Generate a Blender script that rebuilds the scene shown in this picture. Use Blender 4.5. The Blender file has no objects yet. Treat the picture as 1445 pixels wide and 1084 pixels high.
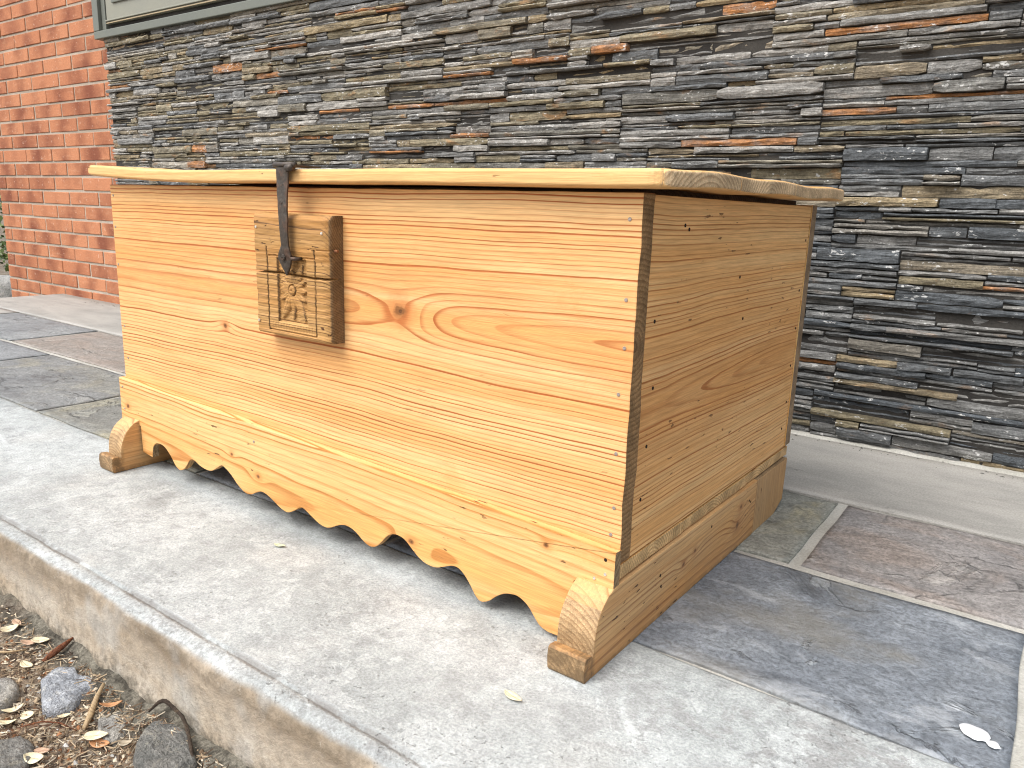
import bpy, bmesh, math, random
import numpy as np
from mathutils import Vector, Matrix, noise as mnoise
random.seed(7)
rng = np.random.default_rng(7)
scn = bpy.context.scene
COL = scn.collection

# ---------------------------------------------------------------- camera
CAM = dict(pos=(0.8535, -1.4833, 0.5583), yaw=0.6174, pitch=-0.2254, roll=0.0329, f=1077.3, w=1445.0, h=1084.0)
def cam_axes():
    yw, pt, rl = CAM['yaw'], CAM['pitch'], CAM['roll']
    fw = Vector((-math.sin(yw)*math.cos(pt), math.cos(yw)*math.cos(pt), math.sin(pt)))
    r = fw.cross(Vector((0, 0, 1))).normalized(); u = r.cross(fw)
    return r*math.cos(rl)+u*math.sin(rl), -r*math.sin(rl)+u*math.cos(rl), fw
CR, CU, CF_ = cam_axes()
CP = Vector(CAM['pos'])
cd = bpy.data.cameras.new('camera'); cam = bpy.data.objects.new('camera', cd); COL.objects.link(cam)
cam.matrix_world = Matrix(((CR.x, CU.x, -CF_.x, CP.x), (CR.y, CU.y, -CF_.y, CP.y), (CR.z, CU.z, -CF_.z, CP.z), (0, 0, 0, 1)))
cd.sensor_width = 36; cd.lens = CAM['f']/CAM['w']*36; cd.clip_start = .02; cd.clip_end = 400
scn.camera = cam
def ray(px, py): return CF_ + CR*((px-722.5)/CAM['f']) - CU*((py-542)/CAM['f'])
def on_z(px, py, z=0.0):
    d = ray(px, py); return CP + d*((z-CP.z)/d.z)
def on_y(px, py, y):
    d = ray(px, py); return CP + d*((y-CP.y)/d.y)
def project(P):
    d = Vector(P)-CP; z = d.dot(CF_)
    return (722.5+CAM['f']*d.dot(CR)/z, 542-CAM['f']*d.dot(CU)/z, z)

# ---------------------------------------------------------------- world, sun, exposure
SUN_EL, SUN_AZ = math.radians(56), math.radians(202)     # compass-like: direction the light comes from, clockwise from +Y
world = bpy.data.worlds.new("World"); scn.world = world; world.use_nodes = True
wn = world.node_tree; wn.nodes.clear()
sky = wn.nodes.new('ShaderNodeTexSky'); sky.sky_type = 'NISHITA'; sky.sun_disc = False
sky.sun_elevation = SUN_EL; sky.sun_rotation = SUN_AZ; sky.air_density = 1.0; sky.dust_density = 4.0; sky.ozone_density = 1.0
hs_ = wn.nodes.new('ShaderNodeHueSaturation'); hs_.inputs['Saturation'].default_value = 0.34
bg = wn.nodes.new('ShaderNodeBackground'); bg.inputs['Strength'].default_value = 0.15
wo = wn.nodes.new('ShaderNodeOutputWorld')
wn.links.new(sky.outputs[0], hs_.inputs['Color']); wn.links.new(hs_.outputs[0], bg.inputs[0]); wn.links.new(bg.outputs[0], wo.inputs[0])
sl = bpy.data.lights.new('sun', 'SUN'); sl.energy = 1.35; sl.angle = math.radians(60); sl.color = (1.0, 0.965, 0.92)
sun = bpy.data.objects.new('sun', sl); COL.objects.link(sun)
sd = Vector((math.sin(SUN_AZ)*math.cos(SUN_EL), math.cos(SUN_AZ)*math.cos(SUN_EL), math.sin(SUN_EL)))
sun.rotation_euler = sd.to_track_quat('Z', 'Y').to_euler()
scn.view_settings.view_transform = 'Standard'; scn.view_settings.look = 'None'
scn.render.filter_size = 1.1; scn.cycles.filter_width = 1.1
scn.view_settings.exposure = 0.95; scn.view_settings.gamma = 1.0
try: scn.view_settings.use_curve_mapping = False
except Exception: pass

# ---------------------------------------------------------------- node expressions
class X:
    """a socket (or number) one can write arithmetic with"""
    def __init__(s, nt, v): s.nt, s.v = nt, v
    def _m(s, op, *a, clamp=False):
        n = s.nt.nodes.new('ShaderNodeMath'); n.operation = op; n.use_clamp = clamp
        for i, q in enumerate((s,)+a):
            q = q.v if isinstance(q, X) else q
            if isinstance(q, (int, float)): n.inputs[i].default_value = q
            else: s.nt.links.new(q, n.inputs[i])
        return X(s.nt, n.outputs[0])
    def __add__(s, o): return s._m('ADD', o)
    __radd__ = __add__
    def __sub__(s, o): return s._m('SUBTRACT', o)
    def __rsub__(s, o): return X(s.nt, float(o))._m('SUBTRACT', s)
    def __mul__(s, o): return s._m('MULTIPLY', o)
    __rmul__ = __mul__
    def __truediv__(s, o): return s._m('DIVIDE', o)
    def __pow__(s, o): return s._m('POWER', o)
    def abs(s): return s._m('ABSOLUTE')
    def sqrt(s): return s._m('SQRT')
    def frac(s): return s._m('FRACT')
    def floor(s): return s._m('FLOOR')
    def sin(s): return s._m('SINE')
    def exp(s): return s._m('EXPONENT')
    def min(s, o): return s._m('MINIMUM', o)
    def max(s, o): return s._m('MAXIMUM', o)
    def gt(s, o): return s._m('GREATER_THAN', o)
    def lt(s, o): return s._m('LESS_THAN', o)
    def cl(s): return s._m('ADD', 0.0, clamp=True)
    def sm(s, a, b, lo=0.0, hi=1.0):
        n = s.nt.nodes.new('ShaderNodeMapRange'); n.interpolation_type = 'SMOOTHSTEP'
        s.nt.links.new(s.v, n.inputs[0])
        for i, q in enumerate((a, b, lo, hi)): n.inputs[i+1].default_value = q
        return X(s.nt, n.outputs[0])

class Mat:
    def __init__(s, name):
        s.m = bpy.data.materials.new(name); s.m.use_nodes = True; s.nt = s.m.node_tree; s.nt.nodes.clear()
        s.out = s.nt.nodes.new('ShaderNodeOutputMaterial'); s.b = s.nt.nodes.new('ShaderNodeBsdfPrincipled')
        s.nt.links.new(s.b.outputs[0], s.out.inputs[0])
        tc = s.nt.nodes.new('ShaderNodeTexCoord'); s.P = tc.outputs['Object']; s.N = tc.outputs['Normal']
        s.x, s.y, s.z = s.sep(s.P)
        s.nx, s.ny, s.nz = s.sep(s.N)
    def sep(s, v):
        n = s.nt.nodes.new('ShaderNodeSeparateXYZ'); s.nt.links.new(v, n.inputs[0]); return [X(s.nt, o) for o in n.outputs]
    def vec(s, a, b, c):
        n = s.nt.nodes.new('ShaderNodeCombineXYZ')
        for i, q in enumerate((a, b, c)):
            q = q.v if isinstance(q, X) else q
            if isinstance(q, (int, float)): n.inputs[i].default_value = q
            else: s.nt.links.new(q, n.inputs[i])
        return n.outputs[0]
    def noise(s, vec, scale=1.0, detail=2.0, rough=.5, dist=0.0, col=False):
        n = s.nt.nodes.new('ShaderNodeTexNoise'); s.nt.links.new(vec, n.inputs['Vector'])
        n.inputs['Scale'].default_value = scale; n.inputs['Detail'].default_value = detail
        n.inputs['Roughness'].default_value = rough; n.inputs['Distortion'].default_value = dist
        return n.outputs[1] if col else X(s.nt, n.outputs[0])
    def vor(s, vec, scale=1.0, feature='F1', rand=1.0, out='Distance'):
        n = s.nt.nodes.new('ShaderNodeTexVoronoi'); n.feature = feature; s.nt.links.new(vec, n.inputs['Vector'])
        n.inputs['Scale'].default_value = scale; n.inputs['Randomness'].default_value = rand
        return X(s.nt, n.outputs[out])
    def white(s, x):
        n = s.nt.nodes.new('ShaderNodeTexWhiteNoise'); n.noise_dimensions = '1D'; s.nt.links.new(x.v, n.inputs['W']); return X(s.nt, n.outputs[0])
    def attr(s, name):
        n = s.nt.nodes.new('ShaderNodeAttribute'); n.attribute_name = name; return s.sep(n.outputs['Vector'])
    def rnd(s):
        n = s.nt.nodes.new('ShaderNodeObjectInfo'); return X(s.nt, n.outputs['Random'])
    def mix(s, f, a, b, mode='MIX'):
        n = s.nt.nodes.new('ShaderNodeMix'); n.data_type = 'RGBA'; n.blend_type = mode
        for i, q in ((0, f), (6, a), (7, b)):
            q = q.v if isinstance(q, X) else q
            if isinstance(q, (int, float)): n.inputs[i].default_value = q
            elif isinstance(q, tuple): n.inputs[i].default_value = (*q[:3], 1)
            else: s.nt.links.new(q, n.inputs[i])
        return n.outputs[2]
    def scale(s, c, f):
        return s.mix(1.0, c, s.vec(f, f, f), 'MULTIPLY')
    def done(s, col, rough=.6, bump=None, dist=.001, spec=.3, metal=0.0, strength=1.0):
        if isinstance(col, tuple): s.b.inputs['Base Color'].default_value = (*col[:3], 1)
        else: s.nt.links.new(col, s.b.inputs['Base Color'])
        if isinstance(rough, X): s.nt.links.new(rough.v, s.b.inputs['Roughness'])
        else: s.b.inputs['Roughness'].default_value = rough
        s.b.inputs['Specular IOR Level'].default_value = spec; s.b.inputs['Metallic'].default_value = metal
        if bump is not None:
            n = s.nt.nodes.new('ShaderNodeBump'); n.inputs['Distance'].default_value = dist; n.inputs['Strength'].default_value = strength
            s.nt.links.new(bump.v, n.inputs['Height']); s.nt.links.new(n.outputs[0], s.b.inputs['Normal'])
        return s.m

def wood(name, axis='x', c1=0.0, c2=0.05, taper=0.0, x0=0.0, sp=.009, core=1.6, wob=.006, knots=(), marks=0.25, seed=0.0,
         light=(.72, .47, .20), late=(.46, .22, .07), warm=(.66, .36, .13), warmw=.08, grey=0.0, contrast=1.0, endcol=(.36, .25, .14), rad=1.0, toe=False, clampx=False):
    """pine: growth rings round a pith that runs along the grain axis; c1, c2 = pith position across it (z, y for a board along x)"""
    m = Mat(name)
    if axis == 'x': L, A, B, nl = m.x, m.z, m.y, m.nx
    elif axis == 'y': L, A, B, nl = m.y, m.z, m.x, m.ny
    else: L, A, B, nl = m.z, m.x, m.y, m.nz
    Ls = L + seed*3.7
    w1 = (m.noise(m.vec(Ls*2.2, A*5, B*5), 1.0, 2.0, .5)-.5)*wob*4
    w2 = (m.noise(m.vec(Ls*9+31, A*26, B*26), 1.0, 2.0, .5)-.5)*wob*.8
    a = A - c1 + w1 + w2
    b = B - c2 + ((L-x0).max(0.0) if clampx else (L-x0))*taper + (m.noise(m.vec(Ls*1.3+7, A*2, B*2), 1.0, 1.0)-.5)*wob*2
    R = (a*a+b*b+1e-7).sqrt()
    t = R/sp
    # inner rings wider
    t = t - (1-(R*(-1/(sp*4))).exp())*core
    # ring spacing drifts with radius
    t = t + (m.noise(m.vec(R*60+seed, 0.0, 0.0), 1.0, 1.0)-.5)*1.3
    kmask = None
    for (kl, ka, kr) in knots:
        dl, da = (L-kl), (A-ka)
        g = (((dl*dl)*(1/(kr*5)**2)+(da*da)*(1/(kr*2.6)**2))*-1).exp()
        sgn = da.sm(-kr*1.2, kr*1.2, -1.0, 1.0)
        t = t + g*(.9*kr/sp)*1.3*(da.sm(-kr, kr, -1.0, 1.0) if False else 1.0)
        wig = (m.noise(m.vec(dl*90+ka*50, da*90, 0.0), 1.0, 2.0)-.5)*kr*.9
        d = ((dl*dl)*.6+(da*da)).sqrt()+wig
        kk = d.sm(kr*.55, kr*1.05, 1.0, 0.0)
        core_ = d.sm(kr*.2, kr*.7, 1.0, 0.0)
        halo = d.sm(kr*.8, kr*2.6, 1.0, 0.0)
        ring = ((d*(6.3*2.5/kr)).sin()*.5+.5)
        kmask = [(kk, core_, ring, halo)] if kmask is None else kmask+[(kk, core_, ring, halo)]
    f = t.frac()
    per = m.white(t.floor()+seed*11.3); per = per*per*1.2*(m.noise(m.vec(R*26+seed*3, 0.0, 0.0), 1.0, 1.0).sm(.35, .6, .35, 1.15))
    late_m = f.sm(.35, .88)*(1-f.sm(.92, 1.0))
    late_m = (late_m**2.8)*(per*.85+.22)*contrast
    late_m = late_m*(1+((a*a)*(-1/(warmw*1.3)**2)).exp()*.35)
    along = m.noise(m.vec(Ls*3.2, A*14, B*14), 1.0, 3.0, .6)
    late_m = late_m*(along.sm(.25, .6, .55, 1.15))
    fib = m.noise(m.vec(Ls*26, A*900, B*900), 1.0, 2.0, .6)
    fib2 = m.noise(m.vec(Ls*9, A*260, B*260), 1.0, 3.0, .65)
    big = m.noise(m.vec(Ls*1.6+3, A*7, B*7), 1.0, 4.0, .62)
    col = m.mix((((a*a)*(-1/warmw**2)).exp()*(big.sm(.3, .6, .45, 1.0))).cl(), light, warm)
    band = m.noise(m.vec(Ls*.7+17, A*24, 0.0), 1.0, 3.0, .6)
    col = m.mix(band.sm(.46, .62)*.55, col, (light[0]*.90, light[1]*.70, light[2]*.50))
    col = m.mix((1-band.sm(.34, .46))*.45, col, (light[0]*1.06, light[1]*1.12, light[2]*1.25))
    col = m.mix((big.sm(.42, .72))*.40, col, (light[0]*.84, light[1]*.66, light[2]*.46))
    col = m.mix((late_m).cl(), col, late)
    col = m.scale(col, fib.sm(.3, .7, .88, 1.06)*fib2.sm(.25, .75, .86, 1.09))
    rub = m.noise(m.vec(Ls*7+23, A*9, B*9), 1.0, 6.0, .75, .6); col = m.mix(rub.sm(.56, .70)*.30, col, (.52, .27, .09))
    # blotches of old polish and dark worm/nail specks
    bl = m.noise(m.vec(Ls*5+11, A*11, B*11), 1.0, 5.0, .7)
    col = m.mix(bl.sm(.62, .8)*.35, col, (.42, .20, .06))
    sp_ = m.noise(m.vec(Ls*38, A*150, B*150), 1.0, 2.0, .5)
    clus = m.noise(m.vec(Ls*6+5, A*9, B*9), 1.0, 1.0)
    dark = sp_.sm(.67, .73)*clus.sm(.50, .58)*marks*2.4
    col = m.mix(dark.cl(), col, (.10, .045, .018))
    if kmask:
        for kk, core_, ring, halo in kmask:
            col = m.mix((halo*.45).cl(), col, (late[0]*1.05, late[1]*.95, late[2]*.9))
            col = m.mix((kk*(ring*.25+.62)).cl(), col, (.30, .125, .045))
            col = m.mix((core_*(ring*.3+.6)).cl(), col, (.09, .040, .018))
    # end grain
    e = nl.abs().sm(.6, .85)
    er = f.sm(.25, .9)*(1-f.sm(.93, 1.0))
    ec = m.mix((er*.62).cl(), endcol, (endcol[0]*.46, endcol[1]*.36, endcol[2]*.28))
    pn = m.noise(m.P, 420, 3.0, .7); pb = m.noise(m.P, 26, 4.0, .6)
    ec = m.scale(ec, pn.sm(.3, .7, .72, 1.22)*pb.sm(.3, .7, .66, 1.18))
    col = m.mix(e, col, ec)
    if grey: col = m.mix(bl.sm(.3, .7)*grey, col, (.28, .22, .15))
    if toe:
        dz_ = (L+(bl-.5)*.02).sm(-.064, -.050, 1.0, 0.0)+((A+(bl-.5)*.012).sm(.003, .012, 1.0, 0.0)*.6)
        col = m.mix(dz_.cl()*(m.noise(m.P, 70, 4.0, .7).sm(.35, .6, .35, .85)), col, (.13, .085, .045))
    h = fib*.5 - late_m*.12 + fib2*.5 - dark*1.6 + e*pn*1.5
    return m.done(col, rough=fib2.sm(.3, .7, .56, .46), bump=h, dist=.0006, spec=.16)

# ---------------------------------------------------------------- mesh helpers
def link(name, me, mat=None, parent=None, **kw):
    o = bpy.data.objects.new(name, me); COL.objects.link(o)
    if mat is not None and not me.materials: me.materials.append(mat)
    if parent is not None: o.parent = parent
    for k, v in kw.items(): o[k] = v
    return o
def empty(name, **kw):
    o = bpy.data.objects.new(name, None); COL.objects.link(o); o.empty_display_size = .1
    for k, v in kw.items(): o[k] = v
    return o
def mesh(name, vs, fs, mat=None, smooth=False):
    me = bpy.data.meshes.new(name); me.from_pydata([tuple(v) for v in vs], [], fs); me.update()
    if smooth: me.polygons.foreach_set('use_smooth', [True]*len(me.polygons))
    if mat: me.materials.append(mat)
    return me
def bm_mesh(name, bm, mat=None, smooth=False):
    bmesh.ops.recalc_face_normals(bm, faces=bm.faces)
    me = bpy.data.meshes.new(name); bm.to_mesh(me); bm.free()
    if smooth: me.polygons.foreach_set('use_smooth', [True]*len(me.polygons))
    if mat: me.materials.append(mat)
    return me
def board_bm(x0, x1, y0, y1, z0, z1, bev=.002, cuts=(0, 0, 0), wear=0.0, segs=2, disp=None, seed=0):
    """a sawn board: bevelled box, cut along its length and worn unevenly"""
    bm = bmesh.new(); bmesh.ops.create_cube(bm, size=1)
    for v in bm.verts:
        v.co = Vector(((x0+x1)/2+v.co.x*(x1-x0), (y0+y1)/2+v.co.y*(y1-y0), (z0+z1)/2+v.co.z*(z1-z0)))
    for ax, n in enumerate(cuts):
        lo, hi = ((x0, x1), (y0, y1), (z0, z1))[ax]
        for i in range(1, n+1):
            c = [0, 0, 0]; c[ax] = lo+(hi-lo)*i/(n+1); no = [0, 0, 0]; no[ax] = 1
            bmesh.ops.bisect_plane(bm, geom=bm.verts[:]+bm.edges[:]+bm.faces[:], plane_co=c, plane_no=no)
    if bev:
        es = [e for e in bm.edges if len(e.link_faces) == 2 and e.calc_face_angle() > .5]
        bmesh.ops.bevel(bm, geom=es, offset=bev, segments=segs, profile=.6, affect='EDGES', clamp_overlap=True)
    if wear:
        for v in bm.verts:
            n = mnoise.noise_vector(v.co*28+Vector((seed, seed*1.7, 0)))
            ed = sum(1 for c, lo, hi in ((v.co.x, x0, x1), (v.co.y, y0, y1), (v.co.z, z0, z1)) if abs(c-lo) < bev*1.2 or abs(c-hi) < bev*1.2)
            if ed >= 2: v.co += n*wear
    if disp:
        for v in bm.verts: v.co = disp(v.co.copy())
    return bm
def prism_bm(pts, y0, y1, axis='y', bev=.0):
    """outline in the plane across the axis, given real thickness"""
    bm = bmesh.new()
    def P(a, b, t): return (a, t, b) if axis == 'y' else ((t, a, b) if axis == 'x' else (a, b, t))
    A = [bm.verts.new(P(a, b, y0)) for a, b in pts]; B = [bm.verts.new(P(a, b, y1)) for a, b in pts]
    f1 = bm.faces.new(A); f2 = bm.faces.new(B[::-1])
    n = len(pts)
    for i in range(n): bm.faces.new((A[i], B[i], B[(i+1) % n], A[(i+1) % n]))
    bmesh.ops.recalc_face_normals(bm, faces=bm.faces)
    if bev:
        es = list(set(f1.edges) | set(f2.edges))
        bmesh.ops.bevel(bm, geom=es, offset=bev, segments=2, profile=.6, affect='EDGES', clamp_overlap=True)
    return bm
def smooth_line(pts, n=5):
    """Catmull-Rom through open polyline"""
    out = []
    for i in range(len(pts)-1):
        p0 = pts[max(i-1, 0)]; p1 = pts[i]; p2 = pts[i+1]; p3 = pts[min(i+2, len(pts)-1)]
        for k in range(n):
            t = k/n
            out.append(tuple(.5*(2*p1[j]+(p2[j]-p0[j])*t+(2*p0[j]-5*p1[j]+4*p2[j]-p3[j])*t*t+(3*p1[j]-p0[j]-3*p2[j]+p3[j])*t**3) for j in (0, 1)))
    out.append(tuple(pts[-1])); return out

# ---------------------------------------------------------------- layout numbers (metres; wall runs along X, porch surface z = 0)
YB = .5835                 # face of the brickwork
KERB_Y = -1.008            # front of the porch
PAVE_Y0, PAVE_Y1 = -.632, .101
PORCH_X0, PORCH_X1 = -3.80, 2.6
GZ = -.125                 # soil level

# ---------------------------------------------------------------- ground materials
def mat_concrete_top():
    m = Mat('light_concrete'); P = m.P
    a = m.noise(P, 3.2, 6.0, .62, .3); b = m.noise(P, 17, 5.0, .7); c = m.noise(P, 260, 3.0, .7); d = m.noise(P, 62, 4.0, .75)
    col = m.mix(a.sm(.32, .68), (.300, .320, .316), (.430, .454, .450))
    col = m.mix(b.sm(.50, .64)*.35, col, (.29, .30, .30))
    stn = m.noise(P, 5.5, 5.0, .7, .8); col = m.mix(stn.sm(.52, .62)*.55*m.noise(P, 45, 5.0, .75).sm(.42, .58), col, (.20, .205, .205))
    spk = m.noise(P, 120, 4.0, .75).sm(.60, .66)*m.noise(P, 9, 4.0, .6).sm(.47, .58); col = m.mix(spk*.55, col, (.13, .125, .12))
    pl_ = m.noise(P, 11, 6.0, .72, .4).sm(.53, .56); col = m.mix(pl_*.30, col, (.55, .575, .57))
    # peeled patches of the whitish skin
    pe = m.noise(P, 7.5, 7.0, .68, .6)
    pem = pe.sm(.535, .56)*(m.x.sm(.2, .9, .25, 1.0))*(m.noise(P, 1.6, 2.0).sm(.38,.5))
    col = m.mix(pem*.75, col, (.26, .26, .255))
    col = m.mix(m.noise(m.vec(m.x*5+9, m.y*5, 0.0), 1.0, 3.0).sm(.55, .72)*.4, col, (.44, .44, .42))
    col = m.scale(col, c.sm(.32, .68, .80, 1.13)*d.sm(.32, .68, .88, 1.09))
    sp = m.noise(P, 480, 2.0, .6); col = m.mix(sp.sm(.68, .74)*.5, col, (.16, .15, .14))
    # hairline cracks
    w = m.noise(P, 5, 3.0, .6, col=True)
    vm = m.nt.nodes.new('ShaderNodeVectorMath'); vm.operation = 'MULTIPLY_ADD'; m.nt.links.new(w, vm.inputs[0]); vm.inputs[1].default_value = (.25, .25, .25); m.nt.links.new(P, vm.inputs[2])
    cr = m.vor(vm.outputs[0], 9.0, 'DISTANCE_TO_EDGE'); crm = (1-cr.sm(0.0, .014))*a.sm(.44, .56)
    col = m.mix(crm*.30, col, (.20, .19, .18))
    col = m.scale(col, m.noise(P, 30, 6.0, .8).sm(.35,.65,.90,1.06))
    # groove and dirt near the arris
    gy = (m.y+.976+(m.noise(P, 14, 3.0)-.5)*.008).abs()
    gm = (1-gy.sm(.001, .008))*m.noise(P, 12, 5.0, .7).sm(.40, .54)
    col = m.mix((m.y.sm(-.985, -.975, 1.0, 0.0))*m.noise(P, 95, 5.0, .8).sm(.50, .60)*.45, col, (.16, .155, .15))
    col = m.mix(gm*.7, col, (.17, .16, .15))
    # riser: cement render stained by soil and rain
    ris = (-m.ny if False else (m.ny*-1)).sm(.45, .85)
    rs = m.noise(m.vec(m.x*5, m.y*5, m.z*11), 1.0, 5.0, .65); rf = m.noise(m.vec(m.x*60, m.y*60, m.z*60), 1.0, 4.0, .75)
    rc = m.mix(rs.sm(.3, .7), (.33, .265, .19), (.40, .36, .30))
    rc = m.mix((rs.sm(.42, .62))*((m.z+(rf-.5)*.05).sm(-.072, -.022))*.75, rc, (.17, .12, .07))
    rc = m.mix(((m.z+(rf-.5)*.03).sm(-.036, -.020))*m.noise(P, 12, 4.0, .7).sm(.35, .55)*.7, rc, (.17, .135, .095))
    rc = m.mix((m.noise(P, 9, 3.0).sm(.52, .66))*.5, rc, (.36, .36, .34))
    lo = (m.z+(rf-.5)*.07+(rs-.5)*.03).sm(-.120, -.088, 1.0, 0.0); rc = m.mix(lo*.85, rc, (.12, .105, .08))
    rc = m.mix(m.noise(P, 34, 5.0, .75).sm(.58, .68)*.35, rc, (.13, .09, .055))
    rc = m.mix(m.noise(P, 90, 4.0, .7).sm(.62, .70)*.3, rc, (.50, .47, .42))
    rc = m.scale(rc, rf.sm(.3, .7, .74, 1.18))
    col = m.mix(ris, col, rc)
    h = c*.9+d*.5+b*.1-spk*.8-gm*1.5-pem*.15+ris*rf*1.5
    return m.done(col, rough=.78, bump=h, dist=.0014, spec=.25)
def mat_concrete_back():
    m = Mat('smooth_cement'); P = m.P
    a = m.noise(m.vec(m.x*2.2, m.y*6, 0.0), 1.0, 5.0, .6, .4); b = m.noise(m.vec(m.x*9, m.y*26, 0.0), 1.0, 5.0, .7); c = m.noise(P, 240, 3.0, .7)
    col = m.mix(a.sm(.3, .7), (.27, .265, .245), (.37, .355, .325))
    col = m.mix(b.sm(.48, .7)*.4, col, (.30, .29, .27))
    col = m.scale(col, c.sm(.3, .7, .80, 1.12)*b.sm(.3, .7, .90, 1.06))
    dw = (m.y+(b-.5)*.10).sm(.50, .555); col = m.mix(dw*.5, col, (.16, .145, .12)); sp_ = m.noise(P, 200, 3.0, .6); col = m.mix(sp_.sm(.66, .72)*.5, col, (.12, .11, .10))
    cr = m.vor(m.vec(m.x*1.0+b*.35, m.y*1.6+a*.5, 0.0), 3.1, 'DISTANCE_TO_EDGE'); crm = (1-cr.sm(0.0, .007))*m.noise(P, 2.6, 2.0).sm(.5, .6)
    col = m.mix(crm*.35, col, (.14, .13, .12))
    return m.done(col, rough=.62, bump=c*.4+b*.5-crm, dist=.0010, spec=.3)
def mat_grout():
    m = Mat('grout'); P = m.P
    c = m.noise(P, 220, 3.0, .7); d = m.noise(P, 9, 3.0)
    col = m.mix(d.sm(.35, .65), (.36, .35, .31), (.45, .44, .40))
    return m.done(m.scale(col, c.sm(.2, .8, .75, 1.15)), rough=.85, bump=c, dist=.0015)
def mat_paver(name, base, vein, patch, rust=0.0, yellow=0.0, seed=0.0, dir_=1.0, patches=False, rustcol=(.36, .17, .085)):
    m = Mat(name)
    P = m.vec(m.x+seed*3.1, m.y+seed*1.7, m.z)
    a = m.noise(P, 3.0, 6.0, .62, .9)
    st = m.noise(m.vec((m.x+m.y*.5*dir_)*5+seed, (m.y-m.x*.25*dir_)*16+seed, 0.0), 1.0, 6.0, .68, .6)
    pt = m.noise(P, 6.5, 6.0, .62, .8); fine = m.noise(P, 150, 4.0, .72); mid = m.noise(P, 34, 5.0, .7, .5)
    col = m.mix(a.sm(.33, .67), base, vein)
    col = m.mix(st.sm(.52, .70)*.55, col, patch)
    col = m.mix(pt.sm(.60, .66)*.55, col, (patch[0]*1.25, patch[1]*1.25, patch[2]*1.22))
    col = m.mix(st.sm(.46, .32)*.5 if False else (1-st.sm(.30, .46))*.5, col, (base[0]*.6, base[1]*.6, base[2]*.62))
    if rust:
        r = m.noise(m.vec(m.x*3.4+seed*2, m.y*6+seed, 0.0), 1.0, 5.0, .6, 1.0)
        col = m.mix(r.sm(.46, .66)*rust, col, rustcol)
    if yellow:
        r = m.noise(m.vec(m.x*4+seed*5, m.y*4+seed, 0.0), 1.0, 5.0, .6, .6)
        col = m.mix(r.sm(.50, .68)*yellow, col, (.36, .32, .19))
    col = m.scale(col, fine.sm(.3, .7, .60, 1.32)*mid.sm(.3, .7, .78, 1.18))
    if patches:
        pp = m.noise(m.vec(m.x*5.5+seed, m.y*9+seed, 0.0), 1.0, 5.0, .62, .9); col = m.mix(pp.sm(.565, .62)*.4*mid.sm(.3, .6, .5, 1.0), col, (.42, .44, .46))
        qq = m.noise(m.vec(m.x*3+seed*2, m.y*5, 0.0), 1.0, 4.0, .6); col = m.mix(qq.sm(.5, .66)*.5, col, (.20, .185, .15))
    dk_ = m.noise(P, 75, 5.0, .8).sm(.54, .64)*pt.sm(.35, .55); col = m.mix(dk_*.45, col, (.07, .075, .08))
    cr = m.vor(m.vec(m.x*2.1+a*.5+seed, m.y*5.0+mid*.3, 0.0), 1.0, 'DISTANCE_TO_EDGE')
    crm = (1-cr.sm(0.0, .012))*pt.sm(.45, .6)
    col = m.mix(crm*.5, col, (.05, .05, .05))
    h = fine*.6+mid*1.3+st*2.2+pt.sm(.60, .64)*1.3-crm*1.2
    return m.done(col, rough=st.sm(.3, .7, .50, .68), bump=h, dist=.0022, spec=.42)

m_top = mat_concrete_top(); m_back = mat_concrete_back(); m_grout = mat_grout()

# ---------------------------------------------------------------- porch
porch = empty('porch_floor', kind='structure', label='raised porch floor of slate pavers between pale concrete bands')
def grid_slab(name, x0, x1, y0, y1, z0, mat, res, amp, edge=None, parent=porch, jit=0.0, kind=None, seed=0, round_front=0.0):
    """a slab whose top is a slightly uneven sheet, with real sides"""
    nx = max(2, int((x1-x0)/res)+1); ny = max(2, int((y1-y0)/res)+1)
    vs, fs = [], []
    for j in range(ny+1):
        for i in range(nx+1):
            x = x0+(x1-x0)*i/nx; y = y0+(y1-y0)*j/ny
            ex = min(i, nx-i); ey = min(j, ny-j)
            jx = jit*mnoise.noise(Vector((seed*3.3+(0 if i == 0 else 9), y*7, 1))) if ex == 0 else 0
            jy = jit*mnoise.noise(Vector((x*7, seed*2.1+(0 if j == 0 else 5), 4))) if ey == 0 else 0
            z = amp*mnoise.fractal(Vector((x*6+seed, y*9, seed)), .9, 2.0, 4)
            if ex == 0 or ey == 0: z -= .0012 if jit else 0
            vs.append([x+jx, y+jy, z])
    W = nx+1
    for j in range(ny):
        for i in range(nx): fs.append((j*W+i, j*W+i+1, (j+1)*W+i+1, (j+1)*W+i))
    rim = [i for i in range(W)]+[j*W+nx for j in range(1, ny+1)]+[ny*W+i for i in range(nx-1, -1, -1)]+[j*W for j in range(ny-1, 0, -1)]
    b0 = len(vs)
    for r in rim: vs.append([vs[r][0], vs[r][1], z0])
    n = len(rim)
    for k in range(n): fs.append((rim[k], b0+k, b0+(k+1) % n, rim[(k+1) % n]))
    me = mesh(name, vs, fs, mat)
    for p in me.polygons[:nx*ny]: p.use_smooth = True
    o = link(name, me, parent=parent)
    if kind: o['kind'] = kind
    return o
# bedding mortar showing in the joints
grid_slab('grout_bed', PORCH_X0+.02, PORCH_X1, PAVE_Y0-.05, PAVE_Y1+.05, -.35, m_grout, .04, .0006)
porch.children[0].location.z = -.0042
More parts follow.
